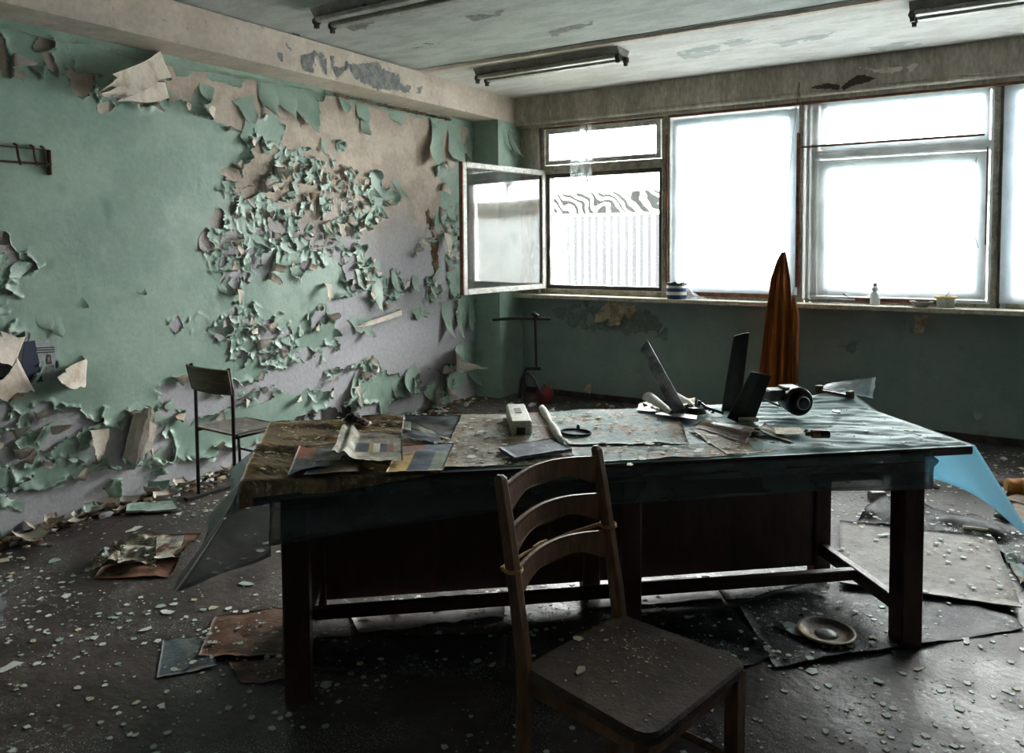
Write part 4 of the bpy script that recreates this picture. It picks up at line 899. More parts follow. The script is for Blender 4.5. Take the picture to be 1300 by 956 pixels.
# ------------------------------------------------------------------ brown ladder-back chair in front
pl_ = np.array([3.576, -5.342]); pr_ = np.array([3.654, -4.927]); ca = R(-12.5); f2 = np.array([math.cos(ca), math.sin(ca)]); s2 = np.array([-f2[1], f2[0]])
co_ = (pl_+pr_)/2; ch = thing('wooden_chair', 'brown wooden ladder back chair in front of the long table, seen from behind', 'chair', (*co_, 0), ca)
SW = .415
def postx(z): return -.085*max(0, (z-.45)/.5)**1.15-.03*max(0, (.45-z)/.45)**1.5
for s in (-1, 1):
    m = MB(); zsn = [0, .12, .25, .38, .47, .56, .66, .76, .86, .93, .962, .972]; vs = []; fs = []
    for i, z in enumerate(zsn):
        x = postx(z); hw = (.019 if z < .93 else .017 if z < .965 else .008); hd = (.021 if z < .6 else .017 if z < .93 else .014 if z < .965 else .006); y = s*SW/2
        hw2 = hw*.55; hd2 = hd*.55
        vs += [(x-hd, y-hw2, z), (x-hd2, y-hw, z), (x+hd2, y-hw, z), (x+hd, y-hw2, z), (x+hd, y+hw2, z), (x+hd2, y+hw, z), (x-hd2, y+hw, z), (x-hd, y+hw2, z)]
    for i in range(len(zsn)-1):
        for k in range(8): fs.append((i*8+k, i*8+(k+1) % 8, (i+1)*8+(k+1) % 8, (i+1)*8+k))
    fs += [tuple(range(7, -1, -1)), tuple(range((len(zsn)-1)*8, len(zsn)*8))]
    m.add(vs, fs); m.build('back_post', 'brown_chair', ch, False)
for zc in (.905, .795, .685):
    G = np.zeros((24, 6, 3))
    for i in range(24):
        u = i/23; bow = math.sin(PI*u); hump = .040*math.sin(PI*u)**1.3
        hh = .066+.012*math.cos(2*PI*u)
        for j in range(6):
            v = j/5; z = zc+hump-.014*math.sin(PI*u)+hh*(v-.5)-(.008*math.cos(4*PI*u) if j == 0 else 0); G[i, j] = (postx(zc)-.045*bow, -SW/2+SW*u, z)
    m = MB(); m.shell(G, .014); m.build('back_slat', 'brown_chair', ch, True)
def seatpoly(g):
    a = []
    for (x, y, r) in ((-.01, -SW/2-.005, .03), (.415, -.235, .06), (.415, .235, .06), (-.01, SW/2+.005, .03)):
        a.append((x, y, r))
    out = []; n = len(a)
    for i in range(n):
        p = np.array(a[i][:2]); pa = np.array(a[i-1][:2]); pb = np.array(a[(i+1) % n][:2]); r = a[i][2]
        d1 = (pa-p)/np.linalg.norm(pa-p); d2 = (pb-p)/np.linalg.norm(pb-p)
        for t in np.linspace(0, 1, 6): q = (p+d1*r)*(1-t)**2+p*2*t*(1-t)+(p+d2*r)*t*t; out.append(tuple(q*np.array([1, g])))
    return out
sp_ = seatpoly(1.0); m = MB(); m.prism(sp_, .447, .465); inner = [(x*.97+.006, y*.97) for x, y in sp_]; m.prism(sp_, .465, .473, top=inner)
st_ = m.build('seat', 'brown_seat', ch)
m = MB(); rg = np.random.RandomState(6)
for _ in range(150):
    x, y = rg.uniform(.03, .39), rg.uniform(-.2, .2); r = .0012+.003*rg.rand()**2; a = rg.rand()*6
    if rg.rand() < .5: x, y = .17+.06*rg.randn(), .03+.09*rg.randn()
    if not (.01 < x < .4 and abs(y) < .21): continue
    m.prism([(x+r*math.cos(a+k*1.26), y+r*math.sin(a+k*1.26)) for k in range(5)], .4735, .475)
o = m.build('seat_crumbs', 'chip_cream', st_); o['kind'] = 'stuff'
for (x0, x1, y0, y1) in ((.0, .38, -.20, -.18), (.0, .38, .18, .20), (.37, .39, -.20, .20), (-.01, .01, -.19, .19)): MB().box(x0, x1, y0, y1, .395, .447, ch=.002).build('seat_rail', 'brown_chair', ch)
for s in (-1, 1): MB().prism([(.365, s*.205-.02), (.405, s*.205-.02), (.405, s*.205+.02), (.365, s*.205+.02)], 0, .447).build('front_leg', 'brown_chair', ch); MB().tube([(-.01, s*.2, .2), (.385, s*.205, .2)], .011, 8).build('side_stretcher', 'brown_chair', ch)
m = MB()
za, zb_ = .735, .70
def strand(dz0, dz1, dx, sag):
    pts = []
    for t in np.linspace(0, 1, 16): pts.append((postx(.72)-.024+dx-.040*math.sin(PI*t), -SW/2-.02+(SW+.04)*t, .722+dz0*(1-t)+dz1*t-sag*math.sin(PI*t)))
    return pts
for d in ((0, .012, 0, .004), (.006, .004, -.003, .006)): m.tube(strand(*d), .003, 5)
for s, z in ((-1, .722), (1, .732)):
    for dz in (0, .006): m.tube([(postx(z)+.026*math.cos(q), s*SW/2+.024*math.sin(q), z+dz) for q in np.linspace(0, 2*PI, 13)], .003, 5, cap=False)
m.tube([(postx(.72)-.062, -.06, .724), (postx(.72)-.066, -.03, .727), (postx(.72)-.066, .0, .725)], .006, 6)
sn = m.build('string', 'string', None); sn.location = (*co_, 0); sn.rotation_euler = (0, 0, ca); tag(sn, 'tan string tied around the backrest posts of the brown chair', 'string')
# ------------------------------------------------------------------ chips
rc = np.random.RandomState(77)
def chipmesh(r, n, th=.0015, tilt=.0, seed=0):
    g = np.random.RandomState(seed); m = MB(); a0 = g.rand()*6; pts = []
    for k in range(n): a = a0+2*PI*(k+.7*(g.rand()-.5))/n; q = r*(.40+.75*g.rand()); pts.append((q*math.cos(a), q*.7*math.sin(a)))
    m.prism(pts, 0, th); v = [(x, y, z+tilt*abs(x)) for x, y, z in m.v]; m.v = v; return m
CH = []
for k in range(8): CH.append([chipmesh(1, 5+k % 5, .05, .06*(k % 3), k).mesh('paint_chip', mt) for mt in ('chip', 'chip_green', 'chip_cream')])
def chip(x, y, z, r, k, mt, name, label, group, parent=None):
    o = bpy.data.objects.new(name, CH[k][mt]); COL.objects.link(o); o.location = (x, y, z); o.scale = (r, r, max(.25, r)*.1 if r > .25 else .03); o.rotation_euler = (0, 0, rc.rand()*6.28)
    if parent: o.parent = parent
    else: tag(o, label, 'chip', group)
    return o
def localpt(px, py, z):   # chips on the seat
    return P(px, py, z)
for k, (px, py, r, lb) in enumerate(((733, 811, .022, 'cream paint flake on the chair seat nearest the backrest corner'), (770, 813, .015, 'cream paint flake in the middle of the chair seat'), (764, 801, .012, 'narrow cream paint flake at the back of the chair seat'), (738, 851, .030, 'largest cream paint flake on the chair seat, near its left edge'), (675, 833, .011, 'tiny cream paint flake by the left rear post of the chair seat'))):
    o = chip(*P(px, py, .474), .4742, r, k, 2, 'paint_chip', lb, 'flakes on the brown chair seat'); o.scale = (r, r, .02)

# ------------------------------------------------------------------ metal chair by the wall
mc = thing('school_chair', 'old metal framed chair with dark plywood backrest by the peeling wall', 'chair', (.55, -4.03, 0), R(-3))
for s, nm in ((-1, 'back_post'), (1, 'back_post')):
    m = MB(); m.tube([(s*.19, 0, .02), (s*.19, 0, .72), (s*.192, -.025, .86)], .011, 8); m.build('back_post', 'black_metal', mc, True)
    m = MB(); m.tube([(s*.19, .31, .02), (s*.19, .30, .43)], .010, 8); m.build('front_leg', 'black_metal', mc, True)
    MB().box(s*.19-.014, s*.19+.014, -.09, .37, 0, .026, ch=.004).build('skid', 'black_metal', mc)
    m = MB(); m.tube([(s*.19, 0, .435), (s*.19, .33, .435)], .010, 8); m.build('seat_rail', 'black_metal', mc, True)
m = MB(); m.tube([(-.19, .305, .25), (.19, .305, .25)], .008, 8); m.build('crossbar', 'black_metal', mc)
G = np.zeros((14, 8, 3))
for i in range(14):
    for j in range(8): u = -1+2*i/13; v = j/7; G[i, j] = (u*(.205+.012*v), -.012-.035*(1-u*u)-.03*v, .70+.155*v)
m = MB(); m.shell(G, .011); m.build('backrest', 'chair_ply', mc, True)
G = np.zeros((12, 12, 3))
for i in range(12):
    for j in range(12): u = -1+2*i/11; v = j/11; G[i, j] = (u*.205, -.0+.37*v, .452-.010*(1-u*u)*math.sin(PI*v)-.012*v**4)
m = MB(); m.shell(G, .012); m.build('seat', 'chair_seat', mc, True)
# white folded scrap behind seat
# ------------------------------------------------------------------ wall fittings
hk = thing('hook_rail', 'rusty metal rail with hooks on the peeling wall at the left edge', 'rack', (.012, *at(30, 200, 0, 0)[1:]))
ya = at(-30, 195, 0, 0); ye = at(59, 191, 0, 0); yo = at(30, 200, 0, 0); y0 = ya[1]-yo[1]; y1 = ye[1]-yo[1]; 
m = MB(); m.tube([(.02, y0, .03+.02), (.02, y1, .05-.0)], .004, 6); m.build('rod', 'rust_metal', hk)
m = MB(); m.tube([(.035, y0, -.035), (.035, y1, -.03)], .007, 6); m.build('rod', 'rust_metal', hk)
m = MB(); m.box(-.006, .03, y1-.005, y1+.005, -.09, .05, ch=.002); m.build('end_bracket', 'rust_metal', hk)
for px in (17, 38, 51): q = at(px, 200, 0, 0)[1]-yo[1]; m = MB(); m.tube([(.0, q, .07), (.03, q, .06), (.045, q, -.01), (.06, q, -.045), (.07, q, -.02)], .007, 6); m.build('hook', 'rust_metal', hk)
# poster behind the peeled paper
m = MB(); c4 = [at(36, 432, 0, .012), at(72, 430, 0, .012), at(69, 482, 0, .012), at(36, 486, 0, .012)]; c0 = np.mean(c4, 0); ps = thing('poster', 'torn information sheet with small portrait on the wall at the left edge', 'poster', tuple(c0+[.002, 0, 0]))
def q4(pxs, mat, nm, off): 
    cc = [at(a, b, 0, .012+off)-c0 for a, b in pxs]; MB().add([(p[0], p[1], p[2]) for p in cc]+[(p[0]-.001, p[1], p[2]) for p in cc], [(0, 1, 2, 3), (7, 6, 5, 4), (0, 4, 5, 1), (1, 5, 6, 2), (2, 6, 7, 3), (3, 7, 4, 0)]).build(nm, mat, ps)
q4([(44, 432), (72, 430), (69, 483), (54, 483)], 'poster_white', 'page', .002); q4([(30, 434), (45, 432), (56, 484), (26, 488)], 'poster_navy', 'page', .0015); q4([(0, 478), (24, 490), (26, 500), (0, 496)], 'poster_red', 'page', .0015)
for yy in (441, 444, 447): q4([(46, yy), (69, yy-1), (69, yy+.6), (46, yy+1.6)], 'ink', 'text_line', .0035)
q4([(56, 461), (66, 460), (66, 462), (56, 463)], 'ink', 'portrait', .0035); q4([(59, 450), (64, 450), (65.5, 460.5), (57, 461)], 'ink', 'portrait', .0036); q4([(60.5, 453), (63, 453), (63, 459), (60.5, 459)], 'skin_print', 'portrait', .004)
q4([(58, 464), (69, 463), (69, 466), (58, 470)], 'print_grey', 'picture', .003)

# ------------------------------------------------------------------ corner stand, hose and red ball
sd = thing('metal_stand', 'black metal stand with crossbar in the corner by the window wall', 'stand', (.80, -.52, 0))
D0 = -.33
def zs_(px, py): q = at(px, py, 1, -.52); return (q[0]-.80, 0, q[2])
m = MB(); m.tube([zs_(626, 406), zs_(655, 404), zs_(699, 405)], .016, 8); m.build('crossbar', 'black_metal', sd)
m = MB(); m.tube([zs_(679, 396), zs_(680, 430), zs_(681, 468)], .013, 8); m.tube([zs_(676, 398), zs_(684, 402)], .022, 8); m.build('post', 'black_metal', sd)
m = MB(); m.tube([(zs_(666, 480)[0], 0, .0), zs_(665, 475), zs_(668, 468), zs_(686, 468)], .017, 8); m.tube([(zs_(666, 480)[0]-.12, -.1, .015), (zs_(666, 480)[0]+.15, -.1, .015)], .015, 8); m.tube([(zs_(666, 480)[0], -.1, .015), (zs_(666, 480)[0], .02, .015)], .015, 8); m.build('base', 'black_metal', sd)
m = MB(); pts = [zs_(665, 503), zs_(668, 480), zs_(674, 472), zs_(682, 472), zs_(690, 480), zs_(697, 492), zs_(703, 500)]
m.tube([(p[0]+.80, -.60-.02*i, max(.02, p[2])) for i, p in enumerate(pts)], .016, 8); o = m.build('rubber_hose', 'black_metal', None, True); tag(o, 'black hose looping over the base of the corner stand', 'hose'); base_origin(o)
t = thing('red_ball', 'dull red rubber ball on the floor in the far corner', 'ball', (*P(692, 512, 0), 0)); m = MB(); m.lathe([(0, 0)]+[(.088*math.sin(a), .088-.088*math.cos(a)) for a in np.linspace(.15, PI-.05, 14)]+[(0, .176)], 20); m.build('ball_skin', 'red_rubber', t, True)
MB().lathe([(0, .17), (.012, .172), (.01, .185), (0, .187)], 10).build('valve', 'black_metal', t)

# ------------------------------------------------------------------ curtain on a wire
cu = thing('hanging_cloth', 'narrow orange brown cloth hanging on a wire in front of the windows', 'cloth', (3.10, -.40, .08))
G = np.zeros((40, 40, 3)); prof = [(1.42, .0, .012), (1.36, -.01, .035), (1.2, -.02, .075), (.9, -.025, .105), (.5, -.04, .13), (.2, -.06, .145), (0, -.065, .15)]
for i in range(40):
    z = 1.42*(1-i/39)
    for a, b in zip(prof, prof[1:]):
        if b[0] <= z <= a[0]: t = (a[0]-z)/(a[0]-b[0]); cx = a[1]*(1-t)+b[1]*t; hw = a[2]*(1-t)+b[2]*t
    for j in range(40):
        u = -1+2*j/39; G[i, j] = (cx+hw*u, .35*hw*math.sin(u*9+1+.4*math.sin(z*3))+.01*math.sin(u*23+z*2), z+.0)
m = MB(); m.shell(G, .002); m.build('cloth', 'orange_cloth', cu, True)
G = np.zeros((24, 14, 3))
for i in range(24):
    z = 1.05-.72*i/23
    for j in range(14): u = -1+2*j/13; G[i, j] = (.085+.03*(u+.6)*min(1, i/6+.3), -.04+.012*math.sin(u*7), z+.02*math.sin(u*5)*(i == 23))
m = MB(); m.shell(G, .002); m.build('torn_edge', 'orange_cloth', cu, True)
m = MB(); m.tube([(3.10, -.40, 1.50), (3.13, -.40, 2.0), (3.15, -.36, 2.4), (3.155, -.145, 2.93)], .0022, 5); m.tube([(3.155, -.15, 2.93), (3.145, -.16, 2.86), (3.16, -.15, 2.80), (3.155, -.15, 2.93)], .002, 5); o = m.build('wire', 'black_metal', None); tag(o, 'thin wire from the lintel holding the orange cloth', 'wire'); base_origin(o)

# ------------------------------------------------------------------ things on the sill
ZS = 1.0605
q = (2.07, -.115); t = thing('striped_tin', 'crumpled navy and white striped container on the window sill', 'container', (*q, ZS)); m = MB()
prof = [(0, 0), (.085, 0), (.09, .012), (.093, .035), (.094, .038), (.094, .065), (.094, .068), (.093, .098), (.094, .101), (.093, .122), (.094, .125), (.092, .150), (.086, .147), (.084, .1), (0, .09)]
cols = [0, 0, 0, 0, 1, 1, 0, 0, 1, 1, 2, 2, 2, 2]; m.lathe(prof, 28, cols); rg = np.random.RandomState(9)
m.v = [(x*(1+.03*math.sin(5*math.atan2(y, x)+z*40)), y*(1+.03*math.cos(4*math.atan2(y, x)+z*30)), z+(.008*math.sin(7*math.atan2(y, x)) if z > .14 else 0)) for x, y, z in m.v]; m.build('can', ['tin_navy', 'tin_white', 'tin_black'], t)
film('x', 'loose_film', None, 0, .01, 0, .01, 0) if False else None
G = np.zeros((14, 14, 3))
for i in range(14):
    for j in range(14): u, v = i/13, j/13; G[i, j] = (2.17+.16*u, -.08-.07*v, ZS+.002+.11*(1-u)**2*(1-v)+.02*float(vn(u*5, v*5, 3)))
m = MB(); m.shell(G, .001); o = m.build('crumpled_bag', 'loose_film', None); tag(o, 'crumpled clear plastic bag right of the striped container', 'bag'); base_origin(o)
t = thing('plastic_bottle', 'small white translucent bottle with grey cap on the sill', 'bottle', (3.755, -.075, ZS))
MB().lathe([(0, 0), (.036, 0), (.038, .006), (.038, .085), (.034, .100), (.020, .108), (.019, .112), (.026, .122), (.028, .135), (.022, .150), (.015, .154), (0, .154)], 20).build('bottle_body', 'bottle_white', t, True)
MB().lathe([(0, .150), (.017, .150), (.017, .178), (.014, .181), (0, .181)], 16).build('cap', 'bottle_cap', t, True)
t = thing('enamel_bowl', 'shallow pale bowl left of the small tub on the sill', 'bowl', (4.10, -.125, ZS)); MB().lathe([(0, 0), (.04, 0), (.045, .004), (.082, .040), (.086, .044), (.084, .046), (.078, .040), (.04, .008), (0, .007)], 28).build('bowl_body', 'enamel', t, True); MB().lathe([(.082, .041), (.088, .043), (.088, .047), (.083, .047)], 28).build('rim', 'bottle_cap', t, True)
t = thing('small_tub', 'small whitish tub with yellowish rim at the right end of the sill', 'tub', (4.265, -.10, ZS)); MB().lathe([(0, 0), (.060, 0), (.066, .075), (.066, .08), (.060, .078), (.056, .01), (0, .01)], 26).build('tub_body', 'enamel', t, True)
m = MB(); m.lathe([(.064, .070), (.080, .073), (.082, .086), (.078, .090), (.068, .088), (.064, .082)], 26); m.lathe([(0, .066), (.064, .068), (.062, .072), (0, .07)], 20); m.build('tub_rim', 'lid_yellow', t, True)
m = MB(); m.tube([(4.255, -.10, ZS+.075), (4.285, -.10, ZS+.115), (4.30, -.10, ZS+.142), (4.315, -.10, ZS+.15)], .003, 5); o = m.build('twig', 'twig', None); tag(o, 'dark twig standing in the small tub on the sill', 'twig'); base_origin(o)
m = MB(); m.tube([(3.46, -.03, ZS+.14), (3.50, -.035, ZS+.095), (3.53, -.04, ZS+.065)], .003, 5); m.tube([(3.50, -.035, ZS+.08), (3.56, -.05, ZS+.05), (3.62, -.05, ZS+.045)], .003, 5); o = m.build('bent_wire', 'twig', None); tag(o, 'dark bent wire lying against the window left of the bottle', 'wire'); base_origin(o)
for k, (pts, lb) in enumerate(((((895, 232), (930, 230), (965, 226), (990, 228)), 'thin thread across the film of the wide window'), (((1058, 222), (1090, 233), (1130, 236), (1180, 230), (1222, 212)), 'upper drooping thread across the film of the large sash'), (((1068, 232), (1110, 236), (1160, 235), (1215, 232)), 'lower straight thread across the film of the large sash'), (((1240, 200), (1233, 240), (1232, 280), (1242, 315)), 'loose curved thread beside the dark mullion'), (((1150, 125), (1149, 150), (1152, 160)), 'short thread at the top light of the film window'))):
    m = MB(); m.tube([tuple(at(a, b, 1, -.062)) for a, b in pts], .0022, 4); o = m.build('thread', 'twig', None); tag(o, lb, 'thread'); base_origin(o)

# ------------------------------------------------------------------ on the floor
F_0 = lambda px, py: tuple(at(px, py, 2, 0)[:2])
SH = []
def fsheet(name, label, cat, px, mats, z, **k):
    cs_ = [F_0(*p) for p in px]; SH.append((cs_, z+.006+k.get('th', .0012)+k.get('amp', .004))); return sheet(name, label, cat, cs_, mats, z, **k)
fsheet('rubber_mat', 'black rubber sheet under the right end of the long table', 'mat', [(935, 765), (984, 850), (1300, 800), (1215, 690)], ['rubber'], .001, amp=.010, fq=4, n=34, seed=30, th=.003)
fsheet('rubber_mat', 'crumpled black rubber sheet behind the table right leg', 'mat', [(1085, 665), (1300, 716), (1330, 680), (1130, 635)], ['rubber'], .003, amp=.035, fq=5, n=34, seed=31, th=.004)
fsheet('hardboard_panel', 'large grey brown hardboard panel lying behind the right table legs', 'board', [(1066, 668), (1066, 748), (1297, 781), (1262, 690)], ['hardboard'], .028, amp=.002, n=14, seed=32, th=.006)
fsheet('floor_board', 'pinkish board piece under the middle of the table', 'board', [(745, 775), (918, 762), (900, 733), (752, 745)], ['pink_board'], .003, amp=.004, n=14, seed=33, th=.004)
fsheet('floor_board', 'pinkish board strip on the floor behind the left half of the table', 'board', [(455, 806), (640, 784), (640, 752), (440, 772)], ['pink_board'], .003, amp=.004, n=18, seed=34, th=.004, rag=.01)
fsheet('dark_sheet', 'dark speckled sheet lying between the pinkish board and the rear table leg', 'sheet', [(922, 763), (1040, 755), (1010, 728), (903, 738)], ['rubber'], .004, amp=.003, n=14, seed=35)
fsheet('film_sheet', 'dark crumpled film on the floor below the middle of the table', 'sheet', [(820, 800), (940, 850), (985, 835), (935, 775)], ['rubber'], .002, amp=.01, n=18, seed=36)
fsheet('hardboard_panel', 'dark board under the left half of the table', 'board', [(390, 850), (640, 866), (645, 805), (400, 812)], ['rubber'], .002, amp=.003, n=14, seed=37, th=.003)
fsheet('magazine', 'bluish picture page lying on the floor left of the front table leg', 'magazine', [(199, 862), (276, 848), (262, 806), (207, 815)], ['blue_print'], .003, amp=.005, n=18, seed=38)
fsheet('magazine', 'reddish brown picture page on the floor touching the table leg', 'magazine', [(252, 838), (357, 836), (365, 776), (273, 785)], ['red_print'], .010, amp=.008, n=18, seed=39)
fsheet('magazine', 'brown curled page at the foot of the front left table leg', 'magazine', [(305, 868), (365, 868), (362, 838), (290, 842)], ['red_print'], .003, amp=.014, n=18, seed=40)
fsheet('newspaper', 'crumpled pale newspaper on the floor before the metal chair, right half', 'newspaper', [(196, 722), (228, 718), (236, 688), (198, 690)], ['newsprint', 'print_grey'], .03, amp=.014, n=18, seed=41, mf=lambda u, v: 1 if (.5 < u < .95 and v > .62) else 0)
fsheet('newspaper', 'folded newspaper bundle in the middle of the floor pile', 'newspaper', [(150, 728), (198, 724), (200, 690), (156, 694)], ['newsprint', 'print_grey'], .026, amp=.03, fq=12, n=22, seed=42, mf=lambda u, v: 1 if (.3 < v < .45 and u > .4) else 0)
fsheet('newspaper', 'crushed newspaper end at the left tip of the floor pile', 'newspaper', [(112, 728), (152, 728), (160, 694), (132, 706)], ['newsprint', 'print_blue'], .015, amp=.04, fq=14, n=22, seed=43, mf=lambda u, v: 1 if .4 < v < .6 else 0)
fsheet('brown_paper', 'brown stained sheet under the newspapers on the floor', 'paper', [(118, 736), (215, 734), (256, 678), (176, 682)], ['red_print'], .005, amp=.02, n=18, seed=44)
fsheet('grey_board', 'grey green slab fallen at the foot of the peeling wall', 'slab', [(160, 655), (230, 650), (222, 638), (162, 645)], ['chip_green'], .01, amp=.01, n=12, seed=45, th=.01)
fsheet('floor_board', 'pale wooden plank at the right edge of the floor', 'plank', [(1262, 655), (1300, 676), (1340, 668), (1290, 648)], ['plank'], .03, amp=.003, n=10, seed=46, th=.02)
fsheet('floor_board', 'second wooden plank at the right edge near the orange cylinder', 'plank', [(1272, 640), (1310, 652), (1330, 648), (1290, 636)], ['plank'], .02, amp=.003, n=10, seed=47, th=.02)
fsheet('paper', 'white torn paper beside the orange cylinder', 'paper', [(1256, 627), (1276, 633), (1280, 626), (1262, 621)], ['paper_white'], .02, amp=.012, n=12, seed=48)
fsheet('glass_shard', 'grey glossy shard at the left edge of the floor', 'shard', [(-5, 795), (5, 792), (12, 766), (2, 770)], ['grey_metal'], .01, amp=.01, n=10, seed=49, curl=lambda u, v: .05*v)
fsheet('teal_scraps', 'pale teal film scraps at the right edge of the hardboard', 'scrap', [(1272, 706), (1298, 748), (1312, 745), (1290, 708)], ['teal_sheet'], .01, amp=.02, fq=20, n=14, seed=50)
fsheet('floor_board', 'thin dark sheet at the lower left of the floor', 'sheet', [(-40, 745), (110, 735), (150, 700), (-30, 712)], ['floor'], .001, amp=.005, n=12, seed=51) if False else None
t = thing('round_dish', 'round tarnished metal lid lying on the rubber sheet', 'lid', (*F_0(1049, 812), .018)); MB().lathe([(.02, .004), (.07, .004), (.085, .010), (.098, .020), (.106, .024), (.110, .020), (.106, .014), (.098, .008), (.085, 0), (.0, 0)], 36).build('dish', 'dish_metal', t, True); MB().lathe([(0, .022), (.012, .021), (.034, .012), (.045, .005), (0, .003)], 24).build('dome', 'enamel', t, True)
m = MB(); m.lathe([(.101, .019), (.107, .025), (.112, .020)], 36); m.build('rim', 'lid_yellow', t, True)
q = F_0(1281, 628); t = thing('orange_cylinder', 'orange plastic cylinder lying at the right edge of the floor', 'cylinder', (*q, .0), YAW)
X = Matrix.Translation((0, 0, .052))@Matrix.Rotation(R(90), 4, 'Y'); MB().lathe([(0, -.01), (.045, -.01), (.050, .0), (.050, .045), (.046, .05), (.052, .055), (.052, .11), (.048, .115), (.052, .12), (.052, .24), (0, .24)], 24, mat=X).build('barrel', 'orange_plastic', t, True); MB().lathe([(0, -.02), (.02, -.02), (.022, -.009), (0, -.009)], 12, mat=X).build('plug', 'lid_yellow', t)
q = F_0(1113, 634); t = thing('small_block', 'small pale brick piece on the floor seen between the table legs', 'block', (*q, .004), YAW+.1); MB().box(-.045, .045, -.03, .03, 0, .045, ch=.004).build('brick_body', 'pink_board', t); MB().box(-.04, .04, -.027, .027, .045, .049, ch=.001).build('dust_layer', 'chip', t)
m = MB(); m.tube([(*F_0(1126, 625), .02), (*F_0(1140, 612), .10)], .008, 5); o = m.build('stick', 'twig', None); tag(o, 'dark stick leaning on the floor between the right table legs', 'stick'); base_origin(o)
m = MB(); m.tube([(*F_0(1222, 681), .05), (*F_0(1254, 685), .05)], .012, 8); o = m.build('short_pipe', 'chip_cream', None); tag(o, 'short cream rod on the black rubber beside the hardboard', 'rod'); base_origin(o)

# heap of fallen plaster and paint along the foot of the left wall
rg = np.random.RandomState(44); m = MB(); mats = ['rubble', 'plaster', 'chip_tan', 'chip_green']
for _ in range(700):
    y = rg.uniform(-5.3, -.5); x = abs(rg.normal(0, .11))+.02; r = .008+.030*rg.rand()**2.5; rock(m, (x, y, r*.3), r, mi=int(rg.choice(4, p=[.5, .25, .15, .1])))
o = m.build('plaster_rubble', mats, None); o['kind'] = 'stuff'; tag(o, 'small plaster rubble heaped along the foot of the peeling wall', 'rubble', kind='stuff'); base_origin(o)
g_ = 'fallen paint curls along the wall foot'
lab = ['green paint curl fallen at the foot of the peeling wall', 'tan paint curl fallen at the foot of the peeling wall']
k = 0
for px, py in ((20,658),(48,672),(70,650),(90,655),(118,640),(40,690),(140,632),(158,640),(205,612),(188,628),(225,596),(243,590),(262,580),(275,572),(332,560),(120,655),(66,668),(10,640),(172,622),(210,636),(300,570),(318,562),(150,650),(98,668)):
    q = F_0(px, py); a = rg.rand()*6.28; L_ = .07+.10*rg.rand(); n = 8; c = R(rg.choice([60, 110, 160])); G = np.zeros((n, 6, 3)); rad = L_/c; wdt = L_*(.6+.5*rg.rand())
    for i in range(n):
        for j in range(6): t = i/(n-1); th_ = c*(t-.5); u = (j/5-.5)*wdt*(1-.3*t)+.01*rg.rand(); G[i, j] = (rad*math.sin(th_)*1.0, u, rad*(1-math.cos(th_))+.004+.15*abs(u))
    gr_ = (k % 3 == 0); m = MB(); m.shell(G, .002, 0, 1); o = m.build('paint_curl', ['wall_paint', 'peel_back'] if gr_ else ['peel_back', 'chip_tan'], None, True); o.location = (max(.09, q[0]), q[1], .004+.02*rg.rand()); o.rotation_euler = (0, 0, a); zn = 'at the left edge of the picture' if px < 60 else 'left of the green slab' if px < 150 else 'around the green slab' if px < 230 else 'behind the metal chair'; lb = ('green' if gr_ else 'tan')+' paint curl fallen by the wall '+zn; tag(o, lb, 'paint curl', lb.replace('curl', 'curls')); k += 1
# far debris
m = MB()
for _ in range(150):
    x = rg.uniform(.35, 2.0); y = rg.uniform(-1.4, -.1); r = .008+.035*rg.rand()**3; rock(m, (x, y, r*.3), r, mi=int(rg.choice(4, p=[.55, .2, .15, .1])))
for _ in range(120):
    x = rg.uniform(3.9, 5.6); y = rg.uniform(-1.9, -.1); r = .008+.03*rg.rand()**3; rock(m, (x, y, r*.3), r, mi=int(rg.choice(4, p=[.6, .2, .1, .1])))
o = m.build('rubble', mats, None); tag(o, 'scattered rubble on the floor before the window wall', 'rubble', kind='stuff'); base_origin(o)

def surf(x, y):
    z = 0
    for c, h in SH:
        if inpoly(np.array([x]), np.array([y]), c)[0]: z = max(z, h)
    return z
m = MB(); rg = np.random.RandomState(21); cnt = 0
while cnt < 7500:
    x = rg.uniform(.1, 5.4); y = rg.uniform(-6.6, -.15)
    dn = float(fbm(x*1.7, y*1.7, 55)); df = float(fbm(x*7, y*7, 58))
    if rg.rand() > 3.0*max(0, dn-.40)+1.6*max(0, df-.5)+.06: continue
    r = .003+.014*rg.rand()**3.0; a = rg.rand()*6.28; n = int(rg.choice([4, 5, 6])); z = surf(x, y)+.0006
    pts = [(x+r*(.6+.6*rg.rand())*math.cos(a+2*PI*k/n), y+r*(.6+.6*rg.rand())*math.sin(a+2*PI*k/n)) for k in range(n)]
    m.prism(pts, z, z+.0012+r*.08, int(rg.choice(3, p=[.65, .25, .1]))); cnt += 1
o = m.build('paint_crumbs', ['chip', 'chip_green', 'chip_cream'], None); tag(o, 'fine pale paint crumbs scattered over the whole floor', 'crumbs', kind='stuff'); base_origin(o)
FC = [(85,757,1),(90,740,1),(12,733,1),(135,697,1),(170,673,2),(170,678,1),(120,810,1),(205,770,1),(220,768,1),(212,778,2),(313,742,2),(290,722,1),(275,728,1),(260,775,1),(270,772,1),(290,773,1),(313,777,1),(42,815,1),(185,800,1),(145,785,1),(8,850,2),(80,740,1),(70,712,2),(5,712,2),(330,700,1),(340,690,2),(310,710,1),(1065,698,1),(1120,690,1),(1095,680,1),(1010,808,2),(1003,800,2),(1030,852,1),(1080,828,1),(1245,822,1),(1165,850,1),(1228,815,1),(1112,865,1),(1270,627,1),(1258,612,1),(1208,648,1),(1230,700,1),(725,735,1),(860,748,1),(505,780,1),(470,785,1),(560,772,2),(602,762,1),(415,870,1),(605,845,1),(625,850,1),(100,640,1),(180,640,2),(210,655,1),(245,640,1),(262,650,1)]
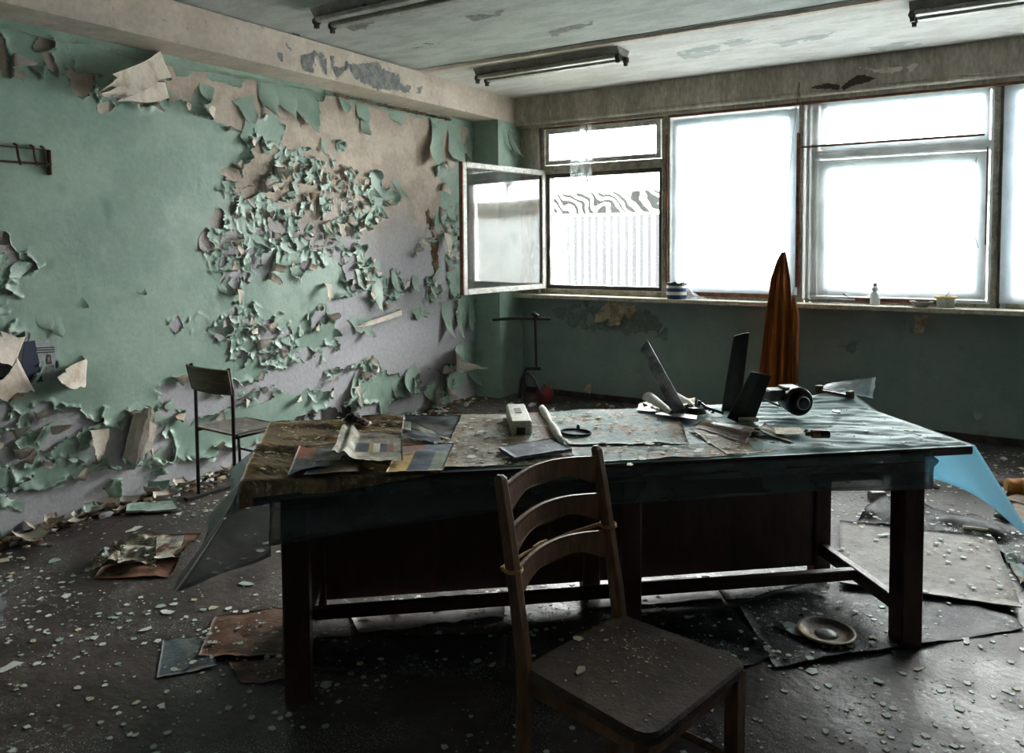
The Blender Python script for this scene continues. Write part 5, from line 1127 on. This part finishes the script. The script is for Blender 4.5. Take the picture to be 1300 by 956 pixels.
def fzone(px, py):
    if px < 50: return 'at the left edge of the floor'
    if py < 660 and px < 300: return 'between the metal chair and the peeling wall'
    if px < 185 and py < 760: return 'in front of the floor newspapers'
    if px < 350 and py < 730: return 'between the newspapers and the table'
    if px < 240 and py >= 780: return 'before the bluish page'
    if px < 360: return 'behind the bluish and reddish pages'
    if px < 660: return 'under the left half of the table'
    if px < 900: return 'behind the brown chair under the table'
    if py < 720: return 'on the floor beyond the right table legs'
    if px < 1035 and py < 820: return 'beside the round dish'
    return 'near the front edge of the black rubber sheet'
for k, (px, py, s) in enumerate(FC):
    q = F_0(px, py); r = .022*s+.014*rc.rand(); mt = k % 3 if k % 4 else 0; col = ('whitish', 'pale green', 'cream')[mt]; lb = col+' paint chip lying flat '+fzone(px, py)
    o = chip(q[0], q[1], surf(*q)+.002, r, k % 8, mt, 'paint_chip', lb, col+' chips '+fzone(px, py)); o.scale = (r, r, .03)
# chips on the table
m = MB(); cnt = 0
while cnt < 1500:
    l = rg.uniform(.02, 2.6); w_ = rg.uniform(.02, TW-.02)
    if rg.rand() > (.9 if l < 1.9 else .25)*(.2+2.2*max(0, float(fbm(l*5, w_*6, 66))-.42)*2): continue
    r = .002+.009*rg.rand()**3; a = rg.rand()*6.28; n = 5; x, y = tw(l, w_); z = TZ+(.012 if l < .66 else .007 if l < 1.8 else .010)
    m.prism([(x+r*(.6+.6*rg.rand())*math.cos(a+2*PI*k/n), y+r*(.6+.6*rg.rand())*math.sin(a+2*PI*k/n)) for k in range(n)], z, z+.0015, int(rg.choice(3, p=[.4, .2, .4]))); cnt += 1
o = m.build('paint_crumbs', ['chip', 'chip_green', 'chip_cream'], None); tag(o, 'fine pale paint crumbs scattered over the table', 'crumbs', kind='stuff'); base_origin(o)
for k, (px, py, r) in enumerate(((598,580,.03),(612,584,.022),(600,590,.018),(604,592,.016),(612,592,.014),(590,560,.022),(610,548,.028),(640,565,.02),(700,530,.03),(712,534,.03),(745,525,.028),(760,530,.024),(790,525,.022),(775,540,.02),(810,560,.02),(825,564,.03),(845,567,.024),(800,590,.03),(815,583,.036),(858,570,.026),(888,573,.034),(905,577,.03),(570,552,.024),(590,542,.02),(575,570,.02),(482,552,.024),(340,575,.018),(350,590,.02),(335,596,.016),(620,535,.03),(600,532,.024),(735,585,.02),(722,577,.02),(980,572,.018),(1000,555,.016))):
    kk = 2 if k % 2 else 0; zn = 'on the brown cardboard' if px < 380 else 'around the coloured folder' if px < 600 and py < 576 else 'by the front edge left of the thin book' if px < 630 and py >= 576 else 'beside the ivory box' if px < 680 and py < 576 else 'around the wire ring' if px < 795 else 'before the fan blades' if px < 910 else 'around the brown bottle'
    col = ('whitish', '', 'cream')[kk]; o = chip(*P(px, py, TZ+.012), TZ+.0125, r, k % 8, kk, 'paint_chip', col+' paint flake on the table '+zn, col+' table flakes '+zn); o.scale = (r, r, .03)
